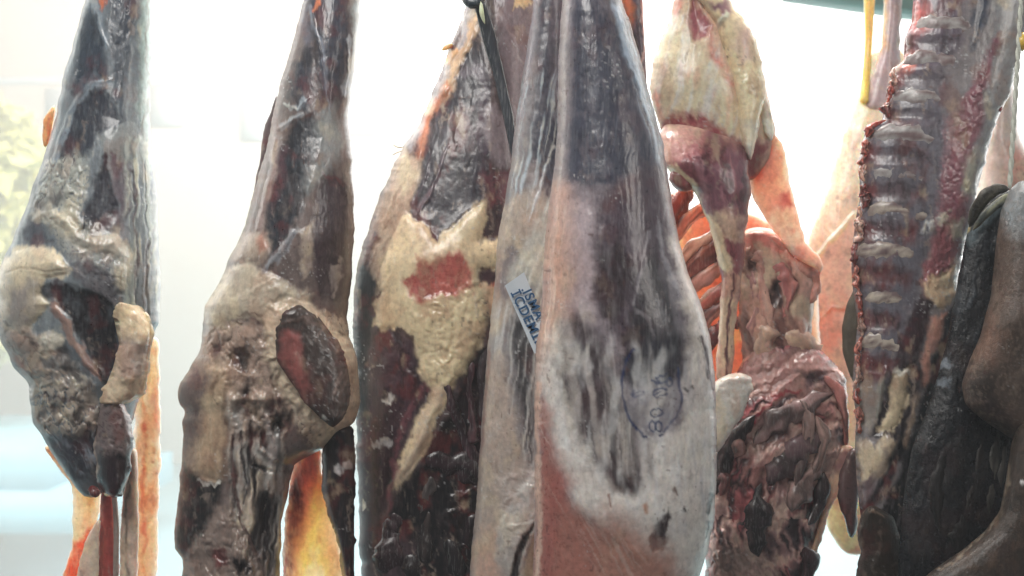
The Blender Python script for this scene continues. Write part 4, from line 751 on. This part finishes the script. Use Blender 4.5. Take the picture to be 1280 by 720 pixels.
pelv = loft('pelvis', G, gl, gr, 1.13, .03, (120, 78, 76),
     [Fb([(920, 280), (1030, 300), (1040, 480), (915, 480)], (206, 160, 140), .52, 12, 90, -14, 8, 6, a=.9), P([(926, 290), (960, 286), (1000, 310), (1010, 330), (970, 320), (935, 318)], (206, 128, 112), 8, 5), P([(934, 324), (944, 316), (952, 328), (948, 342), (938, 342)], (66, 46, 50), 5, 6, -4, 7), P([(958, 362), (966, 350), (978, 352), (976, 378), (966, 388), (957, 382)], (66, 48, 52), 5, 6, -4, 7), P([(986, 350), (994, 346), (998, 358), (990, 364)], (80, 58, 60), 5, 5, -3, 6),  # dark pits paint the shade of holes among the folds
      P([(1000, 350), (1020, 350), (1016, 400), (1000, 420), (990, 390)], (190, 150, 136), 6, 6, 1), Fb([(926, 300), (1020, 330), (1020, 460), (930, 460)], (214, 168, 150), .3, 6, 40, -30, 8, 1.5, a=.6), N(2.0, 22, 60, 25)], 120, edge=2.5, sm=4, sss=.2, amp=1.5, bend=[(284, 0), (430, 0), (480, .02), (540, .05)])
for q, (pts, r_, c, c2) in enumerate([
    ([(934, 318, 1.09), (946, 312, 1.085), (956, 326, 1.085), (954, 350, 1.085), (958, 392, 1.085), (958, 440, 1.085)], [4, 6, 6, 5, 6, 5], (206, 166, 146), (180, 128, 116)),
    ([(934, 338, 1.09), (944, 350, 1.085), (950, 372, 1.085), (946, 400, 1.085), (942, 424, 1.085)], [4, 6, 7, 6, 4], (170, 118, 118), (196, 152, 138)),
    ([(956, 404, 1.08), (954, 430, 1.075), (956, 458, 1.08)], [7, 9, 7], (200, 168, 142), (180, 150, 134)),
    ([(978, 416, 1.085), (992, 424, 1.08), (1010, 430, 1.08), (1022, 448, 1.085)], [5, 8, 9, 5], (206, 180, 150), (190, 156, 136)),
    ([(964, 326, 1.09), (980, 340, 1.085), (984, 370, 1.085), (976, 404, 1.09)], [4, 6, 6, 4], (176, 110, 106), (196, 130, 120)),
    ([(984, 326, 1.085), (1006, 338, 1.08), (1018, 354, 1.085), (1010, 380, 1.09)], [4, 7, 7, 5], (206, 150, 130), (190, 130, 116)),
    ([(960, 296, 1.1), (986, 312, 1.095), (1012, 330, 1.095), (1024, 346, 1.1)], [5, 6, 6, 3], (212, 118, 96), (200, 150, 130))]):
    strand('membrane_fold', G, [(x_, y_, on(pelv, x_, y_, -.003)) for (x_, y_, _d) in pts], [v * 1.5 for v in r_], c, 130 + q, col2=c2, sss=.2, wob=.7, flat=.6, sides=16)
loft('fat_lump', G, [(466, 912), (474, 896), (490, 880), (530, 880), (566, 890)], [(466, 936), (474, 941), (486, 941), (511, 934), (530, 921), (550, 908), (566, 900)], 1.03, .02, (206, 198, 186),
     [L_([(880, 466), (942, 466), (942, 570), (880, 570)], 7, 1.0, (220, 214, 204), a=.4), N(1.2, 8)], 140, sm=4, edge=4, amp=2)
# lower twisted meat: a core and many ribbons sweeping down to the window side
gl2 = [(396, 950), (436, 932), (460, 924), (500, 914), (540, 900), (600, 884), (780, 880)]
gr2 = [(396, 1010), (436, 1026), (450, 1040), (470, 1056), (520, 1062), (560, 1058), (590, 1044), (620, 1034), (650, 1028), (690, 1020), (780, 1012)]
core = loft('neck_core', G, gl2, gr2, 1.11, .035, (84, 62, 68),
     [dict(t='W', c=(1075, 650), wl=17, amp=6.5, pts=[(860, 430), (1070, 430), (1070, 780), (860, 780)], cols=[(44, 32, 36), (84, 58, 62), (150, 116, 114), (188, 158, 148), (170, 120, 116), (60, 42, 48), (176, 92, 96), (120, 84, 88)]),
      P([(940, 436), (1010, 436), (1050, 476), (1010, 496), (960, 496), (930, 500)], (168, 128, 122), 8, 8, 1), P([(996, 466), (1026, 462), (1036, 480), (1012, 486)], (80, 66, 74), 6, 5, -3),
      S([(1000, 490), (975, 496), (950, 520), (930, 545)], [3, 6, 6, 3], (178, 76, 84), h=1), S([(962, 622), (952, 645), (944, 664)], [3, 6, 3], (150, 64, 74)),
      P([(890, 690), (950, 670), (945, 780), (880, 780)], (136, 118, 110), 10, 10, 1, a=.8), L_([(890, 660), (960, 640), (980, 780), (880, 780)], 22, 3, None)], 141, edge=3, amp=1.0, step=1.3, rough=.34, variety=.3, cap=60, bend=[(396, .05), (440, .025), (500, .0), (780, .0)])
r = random.Random(4)
def arcp(R_, a0, a1, n=6, c=(1075, 650)): return [(c[0] + R_ * math.cos(math.radians(a0 + (a1 - a0) * i / (n - 1))) + r.uniform(-3, 3), c[1] + R_ * math.sin(math.radians(a0 + (a1 - a0) * i / (n - 1))) + r.uniform(-3, 3)) for i in range(n)]
mv = [(150, 120, 118), (122, 94, 98), (168, 138, 132), (94, 72, 76), (66, 48, 54)]
for q, (R_, a0, a1, rad) in enumerate([(160, 215, 258, 13), (120, 200, 252, 15), (88, 185, 240, 14), (185, 190, 224, 12), (132, 160, 200, 13)]):
    p = arcp(R_, a0, a1); c = mv[q % 5]
    strand('meat_ribbon', G, [(x_, y_, on(core, x_, y_, .001)) for (x_, y_) in p], [rad * .25, rad * .8, rad * 1.15, rad, rad * .7, rad * .2], c, 150 + q, col2=tuple(int(v * .62) for v in c), wob=.55, flat=.55, sss=.1, sides=14)
for q, (p, rad, c) in enumerate([
    ([(1000, 500), (1012, 520), (1008, 560), (996, 596), (996, 624)], 9, (150, 124, 118)), ([(1020, 520), (1030, 545), (1022, 580), (1010, 606)], 8, (168, 138, 130)), ([(1030, 470), (1048, 490), (1056, 520), (1058, 560)], 8, (176, 116, 110)),
    ([(1030, 590), (1024, 630), (1010, 656)], 10, (84, 66, 70)), ([(916, 546), (926, 560), (918, 572)], 10, (160, 120, 114)), ([(900, 590), (906, 604), (900, 620)], 10, (146, 92, 90)), ([(1006, 684), (1012, 706), (1004, 740)], 11, (96, 66, 70))]):
    strand('meat_ribbon', G, [(x_, y_, on(core, x_, y_, .006)) for (x_, y_) in p], [rad * .4, rad, rad * .7, rad * .3], c, 180 + q, col2=tuple(int(v * .7) for v in c), wob=.5, flat=.6, sss=.12, sides=14)
loft('skin_flap', G, [(556, 1050), (580, 1040), (610, 1030), (650, 1024), (690, 1012), (700, 1014)], [(556, 1068), (590, 1066), (612, 1050), (640, 1036), (690, 1022), (700, 1018)], 1.10, .006, (190, 160, 132), [P([(1020, 560), (1070, 560), (1064, 590), (1030, 600)], (150, 110, 108), 6, 6)], 200, sm=4, edge=2, sss=.6)
loft('dark_flap', G, [(560, 1062), (590, 1050), (620, 1046), (650, 1056), (672, 1062)], [(560, 1074), (600, 1074), (640, 1072), (665, 1070), (672, 1066)], 1.07, .008, (104, 78, 78), [], 201, sm=3, edge=2)

# ================================================================== H : pale fatty carcass far behind, glowing against the window
Hh = thing('hanging_carcass', 'pale peach fatty carcass on yellow tendons, half hidden behind the rib rack', 'carcass', 1070, 700, 1.36, GRP)
loft('body', Hh, [(60, 1092), (100, 1078), (150, 1060), (180, 1050), (230, 1035), (300, 1010), (340, 1004), (420, 1008), (500, 1015), (600, 1024), (660, 1034), (694, 1056)], [(60, 1130), (120, 1134), (300, 1150), (600, 1150), (660, 1120), (694, 1084)], 1.36, [(60, .012), (300, .035), (694, .02)], (226, 202, 178),
     [Fb([(1000, 90), (1140, 90), (1140, 330), (1000, 330)], (232, 216, 190), .4, 7, 60, 14, 8, 1, a=.7), P([(1000, 270), (1060, 250), (1080, 300), (1060, 470), (1000, 520)], (226, 178, 152), 14, 8), P([(1010, 380), (1050, 370), (1056, 420), (1030, 460), (1010, 430)], (220, 150, 120), 12, 8), S([(1012, 330), (1034, 304), (1066, 268)], 7, (232, 190, 150), h=4), S([(1012, 410), (1040, 384), (1064, 386)], 5, (200, 120, 84), h=2), P([(1010, 600), (1150, 600), (1150, 700), (1020, 700)], (236, 212, 170), 14, 6)], 211, sss=.95, fib=.05, edge=1.2)
strand('tendon', Hh, [(1090, -230, 1.36), (1088, -50, 1.36), (1087, 0, 1.36), (1086, 50, 1.36), (1083, 95, 1.355), (1080, 130, 1.34)], [7, 7, 6.5, 4.5, 5, 5], (244, 186, 84), 212, wob=.12, sss=.9)
loft('shank', Hh, [(-230, 1106), (0, 1105), (60, 1101), (90, 1090), (140, 1078)], [(-230, 1126), (0, 1129), (60, 1124), (100, 1126), (140, 1130)], 1.35, .016, (168, 150, 152), [P([(1098, -60), (1110, -60), (1108, 60), (1096, 80)], (240, 176, 120), 5, 3, sss=.9)], 213, sss=.3)
# ================================================================== K : another pale one behind the cord
Kk = thing('hanging_carcass', 'pale pink carcass edge hanging behind the twisted cord', 'carcass', 1260, 300, 1.42, GRP)
loft('body', Kk, [(90, 1262), (120, 1240), (170, 1226), (300, 1215)], [(90, 1266), (130, 1270), (170, 1274), (210, 1296), (300, 1310)], 1.42, .04, (200, 180, 172), [Fb([(1215, 90), (1300, 90), (1300, 300), (1215, 300)], (220, 200, 188), .35, 6, 50, 5), P([(1262, 180), (1300, 200), (1300, 260), (1258, 240)], (190, 130, 116), 10, 5)], 221, sss=.25)
# ================================================================== I : rack of ribs with the backbone
I = thing('rib_rack', 'sawn rack of ribs with backbone and ragged red rib edge, hanging beside the liver', 'rib rack', 1110, 660, 1.0, GRP)
iL = [(-230, 1170), (-60, 1146), (0, 1144), (25, 1142), (45, 1133), (75, 1132), (82, 1118), (107, 1111), (150, 1105), (158, 1084), (180, 1080), (198, 1076), (248, 1077), (264, 1073), (303, 1068), (334, 1066), (364, 1068), (405, 1074), (442, 1070), (472, 1068), (494, 1068), (522, 1072), (560, 1070), (600, 1072), (640, 1076), (690, 1084)]
iR = [(-230, 1290), (-60, 1300), (0, 1296), (30, 1288), (65, 1276), (107, 1266), (140, 1252), (162, 1242), (198, 1233), (242, 1221), (287, 1212), (325, 1200), (364, 1198), (364.5, 1204), (400, 1206), (442, 1196), (497, 1180), (539, 1166), (580, 1156), (620, 1148), (690, 1140)]
def spx(y): return float(np.interp(y, [-60, 20, 100, 200, 280, 340, 420], [1250, 1232, 1205, 1182, 1172, 1165, 1140]))
lay = [
 P([(1150, -40), (1210, -40), (1200, 60), (1160, 100), (1130, 90), (1140, 30)], (110, 96, 110), 8, 6),
 P([(1144, 5), (1160, 10), (1166, 30), (1148, 44), (1138, 50)], (190, 100, 96), 8, 5), P([(1132, 62), (1142, 60), (1144, 82), (1124, 92)], (206, 110, 84), 5, 4, sss=.5), P([(1104, 118), (1118, 110), (1118, 150), (1106, 164)], (196, 110, 90), 5, 4, sss=.5),
 P([(1080, 180), (1110, 110), (1180, 110), (1186, 200), (1170, 280), (1150, 360), (1110, 480), (1070, 480)], (112, 108, 120), 8, 6),
 P([(1222, -40), (1246, -40), (1236, 20), (1222, 50), (1214, 60), (1222, 10)], (76, 84, 104), 4, 4, -2),
 P([(1250, -40), (1300, -40), (1280, 60), (1262, 110), (1236, 190), (1222, 240), (1210, 240), (1226, 130), (1240, 60)], (140, 140, 142), 6, 6, 1.5),
 P([(1250, 40), (1246, 60), (1232, 110), (1226, 160), (1208, 200), (1204, 240), (1210, 262), (1196, 275), (1176, 258), (1178, 220), (1190, 180), (1202, 140), (1222, 90), (1240, 56)], (146, 90, 104), 5, 6, .5),
 P([(1196, 280), (1180, 262), (1170, 290), (1160, 320), (1152, 350), (1160, 372), (1190, 350), (1200, 320)], (154, 92, 96), 5, 6, .5),
 L_([(1180, 150), (1232, 90), (1216, 260), (1200, 340), (1158, 360), (1170, 260)], 11, 1.6, (160, 108, 116), a=.45),
 P([(1206, 200), (1222, 190), (1216, 240), (1204, 240)], (152, 150, 138), 5, 5, 1), P([(1184, 284), (1202, 276), (1206, 300), (1190, 306)], (156, 146, 134), 4, 5, 1),
 Fb([(1150, 285), (1186, 260), (1180, 280), (1156, 296)], (176, 178, 180), .5, 5, 5, 0, 5, 2, a=.9),
 P([(1154, 350), (1180, 344), (1196, 326), (1196, 366), (1180, 384), (1168, 386)], (196, 172, 138), 3, 5, 2, 5),
 L_([(1154, 346), (1198, 326), (1196, 370), (1168, 388)], 9, 1.4, None),
 P([(1152, 366), (1168, 380), (1158, 410), (1152, 440), (1140, 450), (1116, 466), (1120, 440), (1134, 400), (1146, 374)], (74, 56, 64), 3, 3, 1.2),
 P([(1162, 400), (1184, 392), (1178, 420), (1166, 445), (1158, 476), (1148, 478), (1156, 440)], (176, 130, 116), 3, 4, 1),
 P([(1118, 462), (1150, 446), (1146, 500), (1130, 545), (1090, 545), (1100, 500)], (54, 42, 48), 4, 4, -2),
 P([(1118, 470), (1138, 460), (1136, 490), (1122, 530), (1110, 538), (1098, 534), (1110, 506)], (172, 156, 128), 2.5, 4, 2.5, 5, mott=.3), S([(1120, 466), (1136, 464)], 5, (206, 200, 188), warp=4, h=1),
 P([(1066, 480), (1090, 476), (1100, 500), (1090, 540), (1072, 530)], (138, 130, 124), 5, 6), S([(1108, 460), (1100, 490), (1096, 520)], [8, 10, 6], (132, 132, 124), h=2),
 P([(1070, 556), (1086, 548), (1096, 556), (1104, 544), (1124, 546), (1118, 570), (1100, 596), (1084, 612), (1074, 610)], (158, 142, 124), 2.5, 4, 2.5), P([(1074, 600), (1090, 596), (1090, 625), (1076, 640)], (124, 104, 108), 5, 6),
 P([(1124, 540), (1140, 520), (1134, 560), (1112, 600), (1090, 640), (1076, 640), (1096, 610)], (40, 38, 46), 4, 3, -1),
 P([(1138, 500), (1146, 490), (1142, 530), (1132, 560), (1128, 552)], (146, 128, 114), 3, 3, 1),
 P([(1184, 390), (1230, 380), (1200, 500), (1180, 700), (1090, 700), (1100, 640), (1124, 590), (1142, 530), (1160, 470)], (40, 38, 44), 4, 4, -1),
]
for y in (55, 100, 147, 195, 241, 289, 344, 402, 456):     # meat between the ribs is dark red and sunken
    x0 = float(np.interp(y, [p[0] for p in iL], [p[1] for p in iL])); x1 = spx(y)
    f = smooth(150, 400, np.array(y)).item(); c = tuple(int(a * (1 - f) + b2 * f) for a, b2 in zip((108, 100, 108), (112, 74, 78)))
    lay.append(P([(x0 + 4, y - 10), ((x0 + x1) / 2, y - 13), (x1 - 22, y - 4), (x1 - 26, y + 8), ((x0 + x1) / 2, y + 12), (x0 + 4, y + 10)], c, 7, 4, -1.0, 6))
    lay.append(P([(x0, y - 8), (x0 + 14, y - 9), (x0 + 18, y + 6), (x0, y + 9)], (140, 74, 74), 6, 4, .8, a=.8))
cage = loft('rib_cage', I, iL, iR, 1.0, [(-60, .03), (200, .035), (400, .03), (690, .02)], (128, 122, 124), lay, 231, edge=3.6, sm=4, tilt=-.10, prof=.5)
for q, y in enumerate((32, 78, 124, 171, 218, 265, 316, 373, 430)):
    x0 = float(np.interp(y, [p[0] for p in iL], [p[1] for p in iL])); x1 = spx(y) - 10
    c = (146, 142, 140) if y < 250 else (166, 156, 144)
    xs = np.linspace(x0 + 3, x1, 7); yy = [y + 3, y + 1, y - 1, y - 2, y - 1, y + 3, y + 10]
    strand('rib', I, [(x_, y_, on(cage, x_, y_, -.0022)) for x_, y_ in zip(xs, yy)], [11, 12, 13, 12, 12, 10, 5], c, 240 + q, flat=.30, wob=.3, col2=(120, 100, 100), fib=.05, sides=18)
rr_ = random.Random(8)
y = 84
while y < 540:
    ln = rr_.uniform(18, 46); k_ = max(4, int(ln / 5)); c = rr_.choice([(176, 92, 80), (150, 80, 76), (190, 124, 108), (196, 160, 146)])
    pts = []
    for i in range(k_):
        yy = y + ln * i / (k_ - 1); x0 = float(np.interp(yy, [p[0] for p in iL], [p[1] for p in iL])); pts.append((x0 + 3 + rr_.uniform(-3.5, 3), yy, .990 + rr_.uniform(-.004, .002)))
    strand('ragged_edge', I, pts, [2] + [rr_.uniform(1.5, 5.0) for _ in range(k_)] + [2], c, int(260 + y), wob=.75, sss=.55, sides=16, n=k_ * 4, flat=.9, col2=tuple(int(v * .6) for v in c), rough=.3)
    y += ln * .85 + 6 * rr_.random()
strand('meat_scrap', I, [(1247, 140, .99), (1250, 136, .988), (1251, 130, .99)], [2, 3.5, 2], (170, 70, 66), 262)

# ================================================================== J : liver on a cord
J = thing('hanging_liver', 'large glossy dark brown liver with folded lobes hanging on a twisted cord', 'liver', 1240, 800, .93)
LM = M['liver_skin']
dlobe = loft('dark_lobe', J, [(238, 1246), (252, 1228), (281, 1211), (350, 1197), (430, 1183), (500, 1163), (560, 1140), (640, 1126), (720, 1122), (790, 1120)], [(238, 1275), (252, 1292), (300, 1310), (790, 1320)], .955, .02, (38, 40, 46),
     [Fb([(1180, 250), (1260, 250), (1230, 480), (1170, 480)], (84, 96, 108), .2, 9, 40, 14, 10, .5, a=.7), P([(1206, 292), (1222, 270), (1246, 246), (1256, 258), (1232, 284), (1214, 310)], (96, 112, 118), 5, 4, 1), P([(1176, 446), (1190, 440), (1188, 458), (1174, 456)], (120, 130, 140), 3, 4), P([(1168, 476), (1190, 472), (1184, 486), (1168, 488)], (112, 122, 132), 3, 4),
      S([(1200, 280), (1196, 320), (1188, 360)], 3, (90, 100, 100), h=1), S([(1214, 270), (1210, 290)], 4, (190, 180, 130)), Fb([(1130, 560), (1240, 540), (1230, 690), (1140, 700)], (66, 62, 62), .35, 12, 40, 20, 10, 1.0, a=.7), P([(1134, 650), (1156, 640), (1160, 690), (1140, 680)], (66, 62, 64), 6, 6), N(2.5, 30, 80, 15)], 301, mat=LM, variety=.08, rough=.30, edge=.8, fib=.1)
loft('main_lobe', J, [(226, 1272), (240, 1262), (262, 1252), (300, 1246), (370, 1240), (420, 1226), (450, 1212), (480, 1202), (505, 1206), (525, 1228), (540, 1252), (552, 1266)], [(226, 1284), (240, 1310), (280, 1330), (540, 1336), (552, 1300)], .915, [(226, .03), (400, .05), (552, .02)], (92, 77, 68),
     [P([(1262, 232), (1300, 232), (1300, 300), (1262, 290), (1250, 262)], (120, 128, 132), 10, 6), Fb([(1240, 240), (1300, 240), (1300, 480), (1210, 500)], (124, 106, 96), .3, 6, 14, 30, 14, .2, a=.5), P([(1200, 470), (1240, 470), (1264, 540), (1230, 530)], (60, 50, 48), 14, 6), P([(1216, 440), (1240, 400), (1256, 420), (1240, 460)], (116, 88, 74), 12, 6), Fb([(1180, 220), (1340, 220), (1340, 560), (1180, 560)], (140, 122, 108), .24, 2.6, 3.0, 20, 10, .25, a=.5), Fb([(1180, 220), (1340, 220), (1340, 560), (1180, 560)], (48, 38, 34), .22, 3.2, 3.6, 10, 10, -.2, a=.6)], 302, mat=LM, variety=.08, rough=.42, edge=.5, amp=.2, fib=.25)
loft('lower_lobe', J, [(528, 1272), (560, 1264), (600, 1258), (640, 1250), (666, 1230), (690, 1200), (708, 1172), (724, 1152), (760, 1136), (800, 1130)], [(528, 1290), (560, 1330), (800, 1340)], .90, .03, (70, 58, 50),
     [S([(1266, 540), (1259, 600), (1250, 640), (1228, 668), (1200, 692), (1170, 712)], 4, (124, 112, 98), h=1.5), Fb([(1250, 540), (1300, 540), (1300, 720), (1180, 720)], (104, 80, 58), .3, 14, 16, 0, 10, .4, a=.5), S([(1276, 604), (1278, 606)], 4, (190, 190, 190)), Fb([(1130, 520), (1340, 520), (1340, 800), (1130, 800)], (112, 92, 74), .22, 3, 3.4, 20, 10, .25, a=.5), Fb([(1130, 520), (1340, 520), (1340, 800), (1130, 800)], (36, 29, 26), .24, 4, 4.6, 10, 10, -.2, a=.6)], 303, mat=LM, variety=.08, rough=.45, edge=.6, amp=.4)
for pts, rad, c in (([(1247, 535), (1244, 570), (1239, 610), (1236, 655)], [2, 5, 6, 2], (104, 100, 94)), ([(1228, 545), (1222, 580), (1212, 620), (1207, 640)], [2, 6, 7, 2], (70, 64, 62)), ([(1257, 550), (1253, 590), (1246, 645)], [2, 5, 3], (80, 76, 72)), ([(1180, 560), (1170, 610), (1176, 670)], [3, 12, 4], (54, 50, 50)), ([(1205, 640), (1196, 670), (1200, 700)], [3, 9, 4], (48, 44, 44))):
    strand('ligament', J, [(x_, y_, on(dlobe, x_, y_, -.001)) for (x_, y_) in pts], rad, c, int(pts[0][0]), mat=LM, flat=.4, wob=.6, sides=14, col2=tuple(int(v * .6) for v in c))
strand('folded_rim', J, [(1212, 284, .945), (1220, 262, .938), (1232, 244, .93), (1246, 236, .928), (1262, 236, .93)], [4, 8, 9, 7, 4], (60, 58, 54), 307, mat=LM, flat=.6, col2=(96, 92, 80), wob=.1, rough=.3)
strand('folded_rim', J, [(1216, 288, .938), (1232, 268, .925), (1250, 252, .92), (1264, 244, .92)], [3, 5, 6, 5], (140, 140, 116), 308, mat=LM, flat=.6, col2=(84, 92, 90), wob=.15, rough=.3)
loft('small_lobe', J, [(632, 1088), (640, 1078), (660, 1072), (690, 1075), (720, 1070), (790, 1074)], [(632, 1094), (644, 1116), (680, 1128), (790, 1132)], .97, .014, (62, 50, 42), [S([(1074, 640), (1092, 642), (1104, 646)], 2.5, (130, 110, 90))], 309, mat=LM, variety=.3, rough=.45, edge=2.5, amp=1.5, cap=6)
loft('back_lobe', J, [(352, 1072), (380, 1058), (410, 1052), (440, 1053), (470, 1062), (486, 1072)], [(352, 1090), (400, 1100), (486, 1096)], 1.06, .01, (96, 88, 74), [], 310, mat=LM, variety=.08, rough=.5, edge=.4)
cord = thing('twisted_cord', 'pale twisted cord holding up the dark liver', 'cord', 1262, 236, .95)
for ph in (0, math.pi):
    n = 100; pts = []
    for i in range(n):
        t = i / (n - 1); y = -230 + 466 * t; xc = float(np.interp(y, [-230, 60, 236], [1290, 1273, 1262]))
        pts.append((xc + 1.5 * math.cos(i * .85 + ph), y, .95 + .0016 * math.sin(i * .85 + ph)))
    strand('cord_ply', cord, pts, [2.0, 2.0], (176, 184, 168), 320, mat=M['cord'], wob=.1, n=260, sides=8)
strand('yellow_knot', cord, [(1280, 40, .955), (1277, 52, .95), (1278, 64, .955)], [4, 5.5, 4], (206, 176, 60), 322, wob=.3)
# ------------------------------------------------------------------ haze volume added to stand in for lens glare from the bright window
hz = boxm('haze', (-15.5, -2.2, -1.4), (15.5, 10.95, 5.6), M['flesh']); hz.data.materials.clear()
hm = bpy.data.materials.new('haze'); hm.use_nodes = True; hn = hm.node_tree; hn.nodes.remove(hn.nodes['Principled BSDF'])
pv = hn.nodes.new('ShaderNodeVolumePrincipled'); pv.inputs['Color'].default_value = (0.86, 0.94, 1.0, 1); pv.inputs['Density'].default_value = 0.023
hn.links.new(pv.outputs[0], hn.nodes['Material Output'].inputs['Volume']); hz.data.materials.append(hm); tag(hz, 'thin pale haze added to imitate lens glare', kind='stuff')
